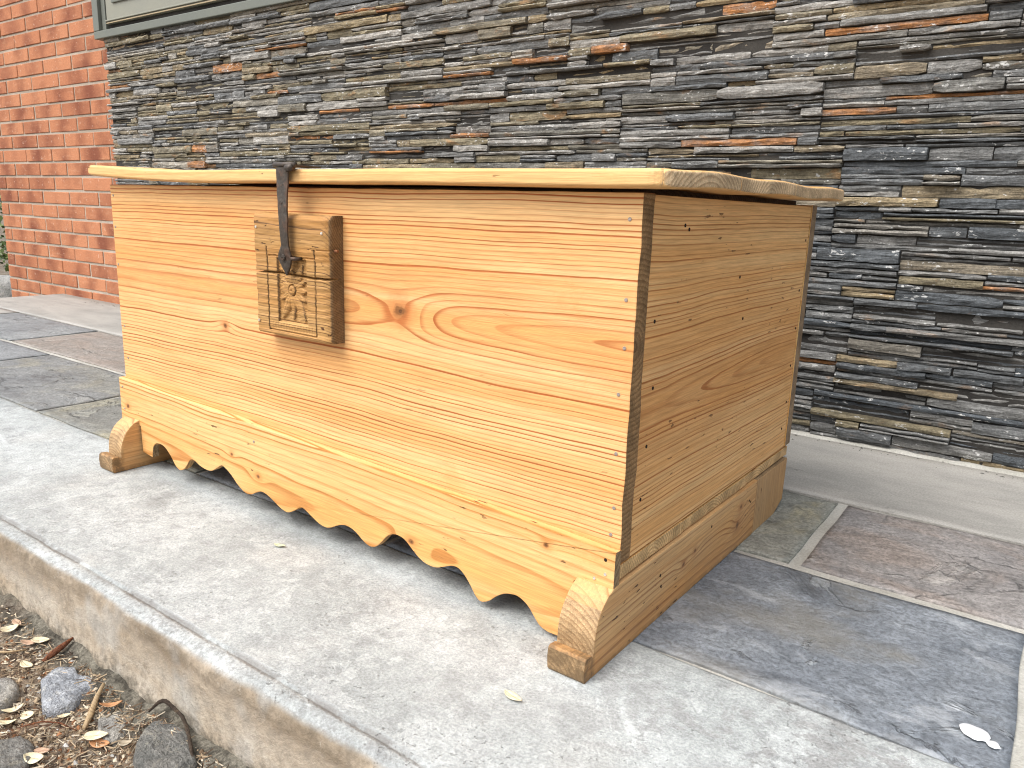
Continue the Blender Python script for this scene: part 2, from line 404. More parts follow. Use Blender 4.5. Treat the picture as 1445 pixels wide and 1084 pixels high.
# front band with the riser: profile swept along X so that the worn arris is real geometry
def front_band():
    prof = [(PAVE_Y0, -.30), (PAVE_Y0, -.001), (PAVE_Y0-.004, .0)]
    prof += [(PAVE_Y0-.004-(i/14)*(.335), .0) for i in range(1, 15)]
    prof += [(-.9745, .0), (-.9765, -.0022), (-.9785, -.0022), (-.981, -.0004), (-.990, -.0012), (-.998, -.0032), (-1.004, -.0075), (-1.0075, -.014), (-1.0090, -.024)]
    prof += [(-1.0095-.0015*i, -.024-.022*i) for i in range(1, 13)]
    xs = np.linspace(PORCH_X0, PORCH_X1, 640)
    vs, fs = [], []; M = len(prof)
    for x in xs:
        for k, (y, z) in enumerate(prof):
            yy, zz = y, z
            if 2 < k: 
                zz += .0010*mnoise.fractal(Vector((x*5, y*8, 2)), .9, 2.0, 3) if z > -.003 else 0
            if z < -.003 or y < -.985:
                n = mnoise.fractal(Vector((x*11, y*30, z*22)), .8, 2.0, 4)
                yy += .0035*n; zz += .0022*mnoise.fractal(Vector((x*23, 3, z*20)), .8, 2.0, 3)*(1 if z > -.03 else 0)
            if k == 1 or k == 2: yy += .005*mnoise.fractal(Vector((x*3.1, 7.7, 0)), .9, 2.0, 4)
            vs.append((x, yy, zz))
    for i in range(len(xs)-1):
        for k in range(M-1): fs.append((i*M+k, (i+1)*M+k, (i+1)*M+k+1, i*M+k+1))
    fs.append(tuple(range(M))); fs.append(tuple(range((len(xs)-1)*M, len(xs)*M))[::-1])
    me = mesh('front_band', vs, fs, m_top, True)
    bm = bmesh.new(); bm.from_mesh(me); bmesh.ops.recalc_face_normals(bm, faces=bm.faces); bm.to_mesh(me); bm.free()
    return link('front_band', me, parent=porch)
front_band()
grid_slab('back_band', PORCH_X0, PORCH_X1, PAVE_Y1, YB+.03, -.30, m_back, .03, .0012, seed=4)
grid_slab('end_band', PORCH_X0, -3.185, PAVE_Y0+.001, PAVE_Y1-.001, -.30, m_back, .03, .0010, seed=6)
PV = [  # x0, x1, y0, y1, material
    (-3.175, -2.425, -.240, .095, mat_paver('slate_grey', (.17, .18, .185), (.24, .25, .25), (.30, .31, .31), seed=1)),
    (-2.405, -1.56, -.240, .093, mat_paver('slate_brown', (.22, .195, .17), (.26, .235, .21), (.30, .28, .26), rust=.25, seed=2, rustcol=(.27, .19, .14))),
    (-1.545, -.74, -.245, .094, mat_paver('slate_grey_green', (.19, .20, .18), (.25, .26, .24), (.31, .31, .28), yellow=.4, seed=3)),
    (-.722, -.10, -.245, .094, mat_paver('slate_green', (.17, .18, .16), (.23, .24, .21), (.30, .30, .26), yellow=.5, seed=4)),
    (-.085, .555, -.250, .092, mat_paver('slate_olive', (.21, .215, .19), (.27, .27, .235), (.33, .33, .27), yellow=.8, seed=5)),
    (.574, 1.46, -.245, .093, mat_paver('slate_rust', (.22, .21, .205), (.27, .255, .245), (.33, .32, .31), rust=.45, seed=11.3, rustcol=(.25, .185, .14))),
    (1.478, 2.55, -.245, .093, mat_paver('slate_grey', (.18, .19, .19), (.24, .25, .25), (.30, .31, .31), seed=7)),
    (-3.175, -2.045, -.628, -.262, mat_paver('slate_grey', (.16, .17, .175), (.22, .23, .235), (.28, .29, .29), seed=8)),
    (-2.030, -1.292, -.628, -.262, mat_paver('slate_dark', (.145, .15, .15), (.20, .205, .20), (.25, .25, .24), yellow=.25, seed=9)),
    (-1.276, -.56, -.628, -.262, mat_paver('slate_dark_olive', (.14, .145, .135), (.19, .19, .17), (.24, .24, .21), yellow=.5, seed=10)),
    (-.545, -.02, -.628, -.265, mat_paver('slate_grey', (.16, .17, .175), (.22, .23, .235), (.28, .29, .29), seed=12)),
    (-.005, .888, -.628, -.270, mat_paver('slate_blue', (.150, .168, .190), (.215, .235, .258), (.29, .315, .335), seed=15.9, patches=True)),
    (.908, 1.75, -.628, -.268, mat_paver('slate_grey_blue', (.16, .175, .19), (.22, .235, .25), (.28, .30, .31), seed=14)),
]
for k, (x0, x1, y0, y1, mt) in enumerate(PV):
    p = grid_slab('paver', x0, x1, y0, y1, -.02, mt, .012, .0014, jit=.0045, seed=k*2.7+1)

# ---------------------------------------------------------------- soil and the ground beyond
def mat_soil():
    m = Mat('garden_soil'); P = m.P
    a = m.noise(P, 6, 6.0, .7, .4); b = m.noise(P, 38, 6.0, .78); c = m.noise(P, 210, 4.0, .75); v = m.vor(P, 95)
    col = m.mix(a.sm(.35, .65), (.15, .105, .07), (.26, .215, .165))
    col = m.mix(b.sm(.50, .66)*.7, col, (.30, .25, .19))
    col = m.mix((m.noise(P, 16, 4.0)).sm(.56, .66)*.55, col, (.17, .065, .03))
    # mossy cement strip beside the riser
    st = (m.y+(a-.5)*.09).sm(-1.085, -1.045)*(m.x+(a-.5)*.2).sm(-.62, -.40, .5, 1.0)
    col = m.mix(st*.9, col, m.mix(b.sm(.4, .6), (.085, .08, .066), (.17, .16, .13)))
    col = m.scale(col, c.sm(.25, .75, .55, 1.35)*b.sm(.25, .75, .6, 1.3))
    col = m.mix(c.sm(.70, .76)*.6, col, (.42, .38, .32))
    return m.done(col, rough=.95, bump=b*1.0+c*.6, dist=.006, spec=.15)
m_soil = mat_soil()
def soil_h(x, y):
    n = mnoise.fractal(Vector((x*9, y*9, 0)), .85, 2.0, 6)*.008+mnoise.fractal(Vector((x*55, y*55, 3)), .8, 2.0, 4)*.0035
    t = max(0, min(1, (y+1.10)/.09)); n += .020*t*t*(3-2*t)+.012*t*mnoise.noise(Vector((x*14, y*25, 9)))
    # slopes away gently further along
    return GZ+n
def soil():
    # graded sheet: dense where the photograph looks, coarse out to the horizon
    xs = sorted(set([-60, -30, -15, -9]+list(np.round(np.arange(-6.5, -1.0, .12), 3))+list(np.round(np.arange(-1.0, .45, .006), 4))+list(np.round(np.arange(.5, 3.0, .1), 3))+[5, 9, 15, 30, 60]))
    ys = sorted(set([-60, -30, -15, -8, -5, -3.5, -2.5]+list(np.round(np.arange(-2.0, -1.42, .06), 3))+list(np.round(np.arange(-1.40, -.985, .006), 4))+list(np.round(np.arange(-.97, .6, .12), 3))+list(np.round(np.arange(.6, 4, .3), 2))+[6, 9, 15, 30, 60]))
    vs = [(x, y, soil_h(x, y) if -8 < x < 4 and -3 < y < -.9 else GZ+.01*mnoise.noise(Vector((x*2, y*2, 0)))) for y in ys for x in xs]
    W = len(xs); fs = [(j*W+i, j*W+i+1, (j+1)*W+i+1, (j+1)*W+i) for j in range(len(ys)-1) for i in range(W-1)]
    return link('soil_ground', mesh('soil_ground', vs, fs, m_soil, True), kind='structure')
soil()

# ---------------------------------------------------------------- brick wall
def mat_brick():
    m = Mat('flashed_brick'); r = m.rnd(); P = m.vec(m.x+r*37, m.y, m.z+r*19)
    n = m.noise(P, 5.5, 3.0, .55, .3); f = m.noise(P, 130, 4.0, .7); g = m.noise(m.vec(m.x*14+r*50, 0.0, m.z*55), 1.0, 3.0, .6)
    cen = ((m.x*m.x)*(-1/.075**2)).exp()
    dk = (cen*.62+n.sm(.38, .62)*.55+(r*7.13).frac()*.45-.52).cl()
    col = m.mix(r, (.45, .195, .10), (.40, .16, .08))
    col = m.mix(dk, col, (.20, .066, .036))
    col = m.mix(g.sm(.55, .7)*.3, col, (.50, .28, .17))
    col = m.scale(col, f.sm(.25, .75, .80, 1.16))
    col = m.mix(m.noise(P, 60, 3.0).sm(.66, .72)*.35, col, (.66, .50, .40))
    return m.done(col, rough=.85, bump=f*.7+g*.5, dist=.0018, spec=.2)
def mat_mortar(name, c1, c2):
    m = Mat(name); P = m.P; a = m.noise(P, 4, 3.0); c = m.noise(P, 180, 4.0, .75)
    col = m.scale(m.mix(a.sm(.35, .65), c1, c2), c.sm(.2, .8, .72, 1.2))
    return m.done(col, rough=.9, bump=c, dist=.002, spec=.15)
m_brick = mat_brick(); m_mortar = mat_mortar('brick_mortar', (.35, .295, .235), (.43, .37, .30))
brick_wall = empty('brick_wall', kind='structure', category='wall', label='orange red brick wall at the left of the slate cladding')
LB, CH, BX, BZ = .3119, .076, -3.9287, .0436
WX0, WX1 = -4.495, -3.075
WTOP = 1.95
me = bm_mesh('mortar', board_bm(WX0+.004, 2.4, YB+.0045, YB+.16, -.35, WTOP, 0), m_mortar)
link('mortar', me, parent=brick_wall)
cache = {}
def brick_mesh(L):
    key = round(L, 2)
    if key in cache: return cache[key]
    bm = board_bm(-L/2, L/2, -.045, .055, -.0318, .0318, .0022, segs=1, wear=.0012, seed=len(cache))
    cache[key] = bm_mesh('brick', bm, m_brick); return cache[key]
for k in range(-5, 25):
    zc = BZ+(k+.5)*CH
    if zc+.033 > WTOP: break
    edges = [BX+LB*i+(0 if k % 2 == 0 else LB*.5) for i in range(-3, 5)]
    e = [WX0]+([WX0+.105] if k % 2 else [WX0+.25])+[q for q in edges if q > WX0+.28 and q < WX1-.05]+[WX1]
    for a, b in zip(e[:-1], e[1:]):
        L = b-a-.0135
        if L < .03: continue
        o = link('brick', brick_mesh(L), parent=brick_wall)
        o.location = ((a+b)/2+random.uniform(-.001, .001), YB+.045+random.uniform(-.0015, .0015), zc+random.uniform(-.0012, .0012))
        o.rotation_euler = (random.uniform(-.006, .006), random.uniform(-.004, .004), random.uniform(-.004, .004))

# ---------------------------------------------------------------- stacked slate wall
def mat_slate():
    m = Mat('split_slate'); t, u, w = m.attr('tint')
    P = m.P
    off = m.vec(m.x+t*13, m.y*1.0+u*7, m.z+w*5)
    st = m.noise(m.vec(m.x*7+t*31, m.y*30, m.z*85+u*17), 1.0, 5.0, .68, .5)
    f = m.noise(off, 170, 4.0, .75); mid = m.noise(off, 28, 4.0, .7, .4)
    big = m.noise(m.vec(m.x*.8, 0.0, m.z*1.6), 1.0, 2.0)
    r0 = m.noise(m.vec(m.x*16+u*9, m.y*11, m.z*40+t*9), 1.0, 3.0, .6, .3)
    g = m.mix(t, (.085, .096, .106), (.37, .352, .318))
    g = m.mix(u.sm(.55, .9)*.85, g, (.235, .195, .115))
    g = m.mix((w.sm(.945, .958))*r0.sm(.28,.6,.35,1.0), g, (.40, .18, .065))
    g = m.mix((w.sm(.84, .90))*(1-w.sm(.93, .95))*.9, g, (.29, .225, .13))
    # rust and ochre washing over single stones
    r = m.noise(m.vec(m.x*11+u*9, m.y*11, m.z*26+t*9), 1.0, 4.0, .6, .6)
    g = m.mix(r.sm(.56, .70)*(u.sm(.25, .75))*.7, g, (.36, .20, .085))
    g = m.mix(st.sm(.35, .20)*0 if False else (1-st.sm(.28, .46))*.55, g, m.scale(g, .5))
    g = m.scale(g, st.sm(.3, .75, .60, 1.38)*f.sm(.25, .75, .66, 1.30)*mid.sm(.25, .75, .76, 1.22))
    # pale bruised chips
    ch = m.noise(m.vec(m.x*70+t*5, m.y*60, m.z*130), 1.0, 3.0, .6)*m.noise(off, 14, 2.0).sm(.3, .7, .8, 1.12)
    g = m.mix(ch.sm(.640, .69)*.8, g, (.60, .60, .58))
    h = st*1.8+mid*1.3+f*.6
    return m.done(g, rough=st.sm(.3, .7, .46, .62), bump=h, dist=.0065, spec=.26)
m_slate = mat_slate()
m_wall_mortar = mat_mortar('cladding_mortar', (.030, .028, .026), (.060, .056, .050))
slate_wall = empty('slate_wall', kind='structure', category='wall', label='wall clad in thin stacked grey and rust slate strips behind the chest')
YS = YB-.012
SX0, SX1 = -3.068, 2.3
WIN = (-3.12, -1.2, 1.290)      # window frame x0, x1, z0
link('mortar', bm_mesh('mortar', board_bm(SX0+.004, SX1, YS-.004, YB+.004, -.02, WTOP, 0), m_wall_mortar), parent=slate_wall)
# stones whose colour the photograph shows plainly: rust ones at these places
RUST = [(480, 17), (543, 21), (793, 78), (650, 105), (535, 103), (488, 153), (676, 188), (558, 213), (612, 148), (1026, 10), (1205, 37), (1343, 132),
        (1197, 156), (1006, 197), (1363, 402), (1168, 414), (866, 67), (325, 79), (322, 101), (382, 130), (287, 211), (465, 190), (1425, 407), (1150, 508), (1430, 599), (700, 208)]
OLIVE = [(1197, 175), (1190, 190), (975, 180), (1340, 310), (1210, 600), (1300, 605), (640, 118), (520, 110), (500, 132), (1100, 590), (790, 210), (1320, 395), (1095, 238)]
RP = [on_y(x, y, YS-.015) for x, y in RUST]; OP = [on_y(x, y, YS-.015) for x, y in OLIVE]
def stone_geo(x0, x1, zb, zt, dep, tip):
    """one split strip: uneven outline, cleft face, real depth"""
    L = x1-x0; n = max(3, min(9, int(L/.028)+2))
    vs, fs = [], []; sd = random.random()*99
    hgt = zt-zb
    skew = random.uniform(-.35, .35)*hgt*.6
    for i in range(n+1):
        s = i/n; x = x0+L*s
        taper = 1.0
        if i == 0: taper = tip[0]
        if i == n: taper = tip[1]
        nb = .0020*mnoise.noise(Vector((x*20, sd, 1)))+random.uniform(-.0007, .0009); nt_ = .0022*mnoise.noise(Vector((x*20, sd, 8)))+random.uniform(-.0012, .0006)
        a = zb+nb+(1-taper)*hgt*.45+skew*(s-.5)*.3; b = zt+nt_-(1-taper)*hgt*.45+skew*(s-.5)*.3
        if b-a < .003: b = a+.003
        m = a+(b-a)*(.5+.3*mnoise.noise(Vector((x*17, sd, 5))))
        y1 = YS-dep; jy = lambda q: .0040*mnoise.noise(Vector((x*26, sd, q)))+random.uniform(-.0014, .0014)
        exx = random.uniform(-.003, .003) if i in (0, n) else 0
        vs += [(x+exx, y1+jy(1)+.0012, a), (x+exx*.5, y1+jy(2)-.0022, m), (x+exx, y1+jy(3)+.0008, b), (x, YS+.006, b+.0005), (x, YS+.006, a)]
    for i in range(n):
        p, q = i*5, (i+1)*5
        fs += [(p, q, q+1, p+1), (p+1, q+1, q+2, p+2), (p+2, q+2, q+3, p+3), (p+4, q+4, q, p)]
    e = n*5
    fs += [(0, 1, 2, 3, 4), (e+4, e+3, e+2, e+1, e)]
    return vs, fs
stones = []
def fill(x0, x1, z0, z1):
    """one interlocking panel: courses of unequal height, each split into one to four strips"""
    z = z0
    while z < z1-.004:
        h = random.choice((.010, .013, .016, .018, .021, .024, .028))*random.uniform(.88, 1.12)
        if z+h > z1-.010: h = z1-z
        if h > .034: h = h/2
        x = x0; st = random.uniform(-.035, .035)
        while x < x1-.005:
            l = random.choice((.07, .12, .16, .20, .26, .32, .40))*random.uniform(.8, 1.2)
            if x+l > x1-.05: l = x1-x
            dep = random.choice((.004, .008, .011, .014, .018, .023))+random.uniform(-.002, .003)
            hb = h
            zb = z
            tip = (random.choice((1, 1, 1, 1, .85, .6)), random.choice((1, 1, 1, 1, .85, .6)))
            g = random.uniform(.0010, .0034)
            # sometimes two thin leaves instead of one strip
            if h > .019 and random.random() < .35:
                q = random.uniform(.4, .6)
                stones.append((x+.0012, x+l-.0012, zb, zb+hb*q-g, dep, tip))
                stones.append((x+.0012, x+l-.0012, zb+hb*q, zb+hb-g, max(.003, dep+random.uniform(-.008, .006)), tip[::-1]))
            else:
                stones.append((x+.0012, x+l-.0012, zb, zb+hb-g, dep, tip))
            x += l
        z += h
z = .002; row = 0
while z < 1.62:
    H = random.uniform(.085, .16); x = SX0
    off = random.uniform(.2, .6)
    while x < SX1:
        w = off if x == SX0 else random.uniform(.45, .62)
        x2 = min(SX1, x+w)
        fill(x, x2, z, min(z+H, 1.62))
        x = x2
    z += H; row += 1
# how large each shows in the photograph
def shows(s):
    x0, x1, zb, zt = s[:4]
    P = [project((x, YS-.015, zz)) for x in (x0, x1) for zz in (zb, zt)]
    if min(p[2] for p in P) < .1: return 0
    u0, u1 = min(p[0] for p in P), max(p[0] for p in P); v0, v1 = min(p[1] for p in P), max(p[1] for p in P)
    cu, cv = (u0+u1)/2, (v0+v1)/2
    if cu < 0 or cu > 1445 or cv < 0 or cv > 1084: return 0
    if cu < 1150 and cv > 238 + max(0, (cu-930))*.1: return 0
    if zt > WIN[2] and x0 < WIN[1]: return 0
    cu0, cu1 = max(u0, 0), min(u1, 1445)
    return (cu1-cu0)*(zt-zb)/max(p[2] for p in P)
stones = [s for s in stones if not (s[3] > WIN[2]+.02 and s[0] > WIN[0] and s[1] < WIN[1]-.02)]
order = sorted(range(len(stones)), key=lambda i: -shows(stones[i]))
single = set(order[:300])
rest_v, rest_f, rest_t = [], [], []
for i, s in enumerate(stones):
    vs, fs = stone_geo(*s)
    cx, cz = (s[0]+s[1])/2, (s[2]+s[3])/2
    warm = max(0, min(1, (cz-.3)/.7))*.5+max(0, min(1, (-cx+.2)/2.5))*.5  # also tints lower stones darker: the wall's shade put into their colour
    tv = (min(1, random.random()**1.2*(.58+.42*warm)+.25*warm), min(1, random.random()*(.60+.55*warm)), random.random()*(.912+.070*warm))
    for q in RP:
        if s[0]-.005 < q.x < s[1]+.005 and s[2] <= q.z < s[3]+.002 and s[1]-s[0] < .34: tv = (.5, .5, .99)
    for q in OP:
        if s[0]-.005 < q.x < s[1]+.005 and s[2] <= q.z < s[3]+.002: tv = (.45, .98, .5)
    if i in single:
        me = mesh('stone', vs, fs, m_slate)
        at = me.attributes.new('tint', 'FLOAT_VECTOR', 'POINT'); at.data.foreach_set('vector', np.tile(tv, len(vs)).astype('f'))
        link('stone', me, parent=slate_wall)
    else:
        b0 = len(rest_v); rest_v += vs; rest_f += [tuple(b0+k for k in f) for f in fs]; rest_t += [tv]*len(vs)
me = mesh('small_stones', rest_v, rest_f, m_slate)
at = me.attributes.new('tint', 'FLOAT_VECTOR', 'POINT'); at.data.foreach_set('vector', np.array(rest_t, 'f').ravel())
link('small_stones', me, parent=slate_wall, kind='stuff')
# cement smeared along the foot of the cladding
vs, fs = [], []
xs = np.linspace(SX0, SX1, 420)
for x in xs:
    o = .006*mnoise.fractal(Vector((x*9, 0, 0)), .8, 2.0, 4); hh = .004+.004*mnoise.noise(Vector((x*16, 5, 0)))
    vs += [(x, YS-.030-abs(o), .0006), (x, YS-.022, max(.002, hh)), (x, YS+.004, max(.003, hh+.002))]
for i in range(len(xs)-1):
    for k in (0, 1): fs.append((i*3+k, (i+1)*3+k, (i+1)*3+k+1, i*3+k+1))
link('cement_fillet', mesh('cement_fillet', vs, fs, m_grout, True), parent=slate_wall)

# ---------------------------------------------------------------- window
def mat_paint(name, c):
    m = Mat(name); P = m.P; a = m.noise(P, 7, 4.0, .6); f = m.noise(P, 300, 3.0, .7)
    col = m.scale(m.mix(a.sm(.35, .7)*.35, c, (c[0]*1.25, c[1]*1.22, c[2]*1.12)), f.sm(.2, .8, .92, 1.06))
    return m.done(col, rough=.5, bump=f*.4+a*.5, dist=.0006, spec=.4)
m_gp = mat_paint('grey_green_paint', (.125, .135, .115)); m_gp2 = mat_paint('panel_paint', (.215, .215, .175))
m_dark = Mat('dark_gap').done((.012, .012, .012), rough=.9)
m_bead = mat_paint('worn_bead', (.34, .27, .16))
win = empty('window', category='window', label='grey green painted window frame and panel above the slate wall')
wx0, wx1, wz = WIN; wt = WTOP-.02
def part(name, bm, mat, parent, smooth=False, **kw): return link(name, bm_mesh(name, bm, mat, smooth), parent=parent, **kw)
part('frame_rail', board_bm(wx0, wx1, .538, .590, wz, wz+.034, .003, (12, 0, 0)), m_gp, win)
part('frame_rail', board_bm(wx0, wx1, .538, .590, wt-.034, wt, .003, (12, 0, 0)), m_gp, win)
part('frame_stile', board_bm(wx0, wx0+.052, .5375, .590, wz+.035, wt-.035, .003, (0, 0, 8)), m_gp, win)
part('frame_stile', board_bm(wx0+.055, wx0+.090, .553, .590, wz+.036, wt-.036, .003, (0, 0, 8)), m_gp, win)
part('frame_stile', board_bm(wx1-.052, wx1, .5375, .590, wz+.035, wt-.035, .003, (0, 0, 8)), m_gp, win)
part('shadow_gap', board_bm(wx0+.05, wx1-.05, .585, .5885, wz+.03, wt-.03, 0), m_dark, win)
part('panel', board_bm(wx0+.100, wx1-.07, .553, .583, wz+.060, wt-.05, .004, (6, 0, 4)), m_gp2, win)
part('bead', board_bm(wx0+.101, wx1-.071, .5495, .5525, wz+.0615, wz+.0665, .001), m_bead, win)
part('bead', board_bm(wx0+.101, wx1-.071, .546, .5525, wz+.071, wz+.078, .002), m_gp2, win)
part('raised_panel', board_bm(wx0+.165, wx1-.16, .545, .5525, wz+.145, wt-.12, .005), m_gp, win)

# ---------------------------------------------------------------- the chest (built in its own frame, then set on the porch)
chest = empty('blanket_chest', category='chest', label='long honey pine blanket chest with scalloped skirt on the porch before the slate wall')
W, D, H = 1.2, .690, .583
LIGHT, LATE = (.73, .475, .205), (.42, .185, .055)
m_front = wood('pine_front', 'x', .404, .034, .068, .74, .0064, 1.2, .0040, [(.819, .407, .0125), (.378, .336, .0060)], .12, 1.3, light=(.775,.492,.222), late=(.40,.12,.035), warmw=.10, warm=(.70, .345, .13), contrast=1.45, endcol=(.29,.175,.08), clampx=True)
# front panel: taper makes the rings close to the right, so the cathedral tips point left as in the photo
SL = (.52, .325, .155)
m_side = wood('pine_side', 'y', .318, 1.170, -.055, .1, .0062, 1.2, .0040, [], .32, 4.1, light=(.765, .475, .21), late=(.40, .155, .045), warm=(.60, .31, .115), warmw=.10, contrast=1.35, clampx=True)
m_skirt = wood('pine_skirt', 'x', .055, .055, -.03, .6, .0080, 1.0, .0070, [(.857, .062, .0065), (.478, .075, .0052), (.030, .125, .0062), (.40, .100, .0040), (1.10, .130, .0045)], .35, 7.7, light=(.775, .490, .222), late=(.48, .21, .06), warm=(.69, .37, .125), warmw=.06, contrast=1.1)
m_foot_r = wood('pine_foot', 'y', -.01, 1.145, .0, 0.0, .0062, .5, .004, [(.20, .055, .005), (.42, .045, .009), (.43, .075, .006), (.24, .062, .0045)], .9, 2.2, light=(.66, .40, .175), late=(.36, .16, .055), warm=(.58, .32, .13), warmw=.05, contrast=.9, endcol=(.50, .33, .17), grey=.25, toe=True)
m_foot_l = wood('pine_foot', 'y', -.012, .030, .0, 0.0, .0062, .5, .004, [], .9, 5.2, light=(.66, .42, .19), late=(.42, .21, .08), warm=(.58, .34, .15), warmw=.05, contrast=1.0, endcol=(.55, .36, .18), grey=.25, toe=True)
m_lid = [wood('pine_lid', 'x', .50+.05*k, .10+.22*k, .01, 0.0, .0065, .4, .004, [], .35, 9+k, light=(.74, .48, .215), late=(.55, .29, .10), warm=(.72, .42, .165), contrast=.55, endcol=(.66, .49, .30)) for k in range(3)]
m_end = wood('pine_board_end', 'x', .2, -.015, .0, 0.0, .0070, .3, .004, [], .4, 3.0, endcol=(.30, .215, .135))
m_endb = [wood('pine_board_end', 'x', .09-.03*k, .10+.2*k, .0, 0.0, .0050, .3, .004, [], .4, 6.0+k, endcol=(.66, .44, .21)) for k in range(3)]

# front panel, slightly ragged at its right arris
def ragged(p):
    if p.x > W-.02:
        p.x += .0022*mnoise.fractal(Vector((p.z*22, p.y*10, 0)), .8, 2.0, 3)
    if p.z > H-.0065: p.z += .0012*mnoise.fractal(Vector((p.x*16, 2, 0)), .8, 2.0, 3)
    return p
part('front_panel', board_bm(0, W, 0, .0285, .128, H-.0025, .0015, (30, 0, 22), disp=ragged), m_front, chest)
part('back_panel', board_bm(0, W, .661, D, .128, H-.001, .0015, (6, 0, 6)), m_end, chest)
part('side_panel', board_bm(W-.026, W-.0016, .0308, .6585, .1268, H-.0035, .0012, (0, 14, 12)), m_side, chest, label='honey pine right side board with dark nail specks')
part('side_panel', board_bm(.0012, .026, .0305, .6585, .126, H-.001, .0012, (0, 6, 6)), m_side, chest)
ys = [-.001, .196, .461, .688]
for k in range(3):
    part('bottom_board', board_bm(.001, W-.001-.0008*k, ys[k]+.0016, ys[k+1]-.0016, .1048, .1245-.001*k, .0016, (6, 3, 0), wear=.0012, seed=k), m_endb[k], chest)
# feet: two runners with a rounded nose and a toe, a separate block at the rear
def foot_pts(y1):
    p = [(-.0745, .0), (-.0775, .004), (-.0785, .020), (-.077, .0315), (-.0735, .034), (-.062, .0325), (-.0585, .029), (-.0575, .034)]
    for i in range(0, 9):
        a = math.radians(180-i*90/8); p.append((-.006+.0515*math.cos(a), .040+.0625*math.sin(a)))
    p += [(y1, .1025), (y1, 0)]
    return p
RFX = (1.150, 1.2035); LFX = (.018, .072)
def foot(x0, x1, mat):
    bm = prism_bm(foot_pts(.505), x0, x1, 'x', .0018)
    # the worn nose: arris rounded unevenly
    for v in bm.verts:
        n = mnoise.noise_vector(v.co*40); v.co += n*.0009
    return bm
fr = part('foot', foot(*RFX, m_foot_r), m_foot_r, chest, label='right foot runner with dark worn toe')
fl = part('foot', foot(*LFX, m_foot_l), m_foot_l, chest)
m_blk = wood('pine_block', 'z', 1.15, .45, .0, 0.0, .0060, .3, .004, [], .5, 8.0, light=(.52, .335, .16), late=(.32, .17, .07), warm=(.48, .29, .13), contrast=.9, grey=.3)
for x0, x1 in (RFX, LFX):
    bm = prism_bm([(.507, .0), (.625, .0), (.672, .018), (.676, .1018), (.507, .1018)], x0+.0005, x1-.0006, 'x', .0015)
    part('rear_block', bm, m_blk, chest)
# scalloped skirt
T = .0150
ctl = [(.076, .090), (.078, .034), (.115, .030), (.120, .052), (.131, .063), (.146, .066), (.166, .063), (.186, .049), (.200, .034), (.215, .026), (.230, .030), (.243, .041), (.256, .055), (.266, .059), (.277, .057), (.292, .052),
       (.312, .049), (.330, .051), (.347, .060), (.362, .069), (.372, .069), (.393, .059), (.410, .046), (.426, .037), (.440, .033), (.455, .035), (.470, .043), (.485, .048), (.499, .047), (.514, .042), (.532, .034), (.548, .029), (.562, .029),
       (.580, .038), (.592, .046), (.604, .047), (.625, .038), (.643, .031), (.660, .029), (.674, .033), (.690, .041), (.705, .046), (.720, .046), (.735, .041), (.752, .031), (.766, .027), (.780, .031), (.793, .043),
       (.806, .057), (.819, .063), (.832, .064), (.845, .060), (.860, .049), (.876, .039), (.892, .035), (.908, .036), (.923, .042), (.937, .048), (.950, .049), (.962, .042), (.974, .029), (.984, .016), (.994, .011), (1.008, .017),
       (1.020, .028), (1.034, .037), (1.048, .041), (1.060, .041), (1.074, .034), (1.086, .021), (1.096, .011), (1.110, .007), (1.1435, .008)]
low = [ctl[0], ctl[1], ctl[2]]+smooth_line(ctl[2:-1], 3)[1:]+[ctl[-1], (1.1450, .0945)]
outl = [(.0008, .0925)]+low+[(1.2025, .0965)]+[(1.2025, .1505)]
n = 60
for i in range(n+1):
    x = 1.2025-(1.2025-.0008)*i/n; outl.append((x, .1500+(.1835-.1500)*(i/n)+.0008*mnoise.noise(Vector((x*9, 0, 0)))))
outl2 = []
for p in outl:
    if not outl2 or (abs(p[0]-outl2[-1][0])+abs(p[1]-outl2[-1][1])) > 1e-4: outl2.append(p)
bm = prism_bm(outl2, -T, -.0006, 'y', .0012)
part('skirt', bm, m_skirt, chest)
m_blocker = wood('dark_blocker_wood', 'x', .2, .05, 0, 0, .006, .3, .004, [], .3, 2.0, light=(.20,.13,.07), late=(.10,.06,.03), warm=(.17,.11,.06), endcol=(.12,.08,.05))  # for the added blocking boards only, coloured dark so the gaps read as shade
# added boards behind the skirt and at the rear block light, keeping the underside dark
part('shade_board', board_bm(.075, 1.145, .100, .122, .012, .1035, .001), m_blocker, chest)
part('shade_board', board_bm(.075, 1.145, .640, .662, .004, .1035, .001), m_blocker, chest)
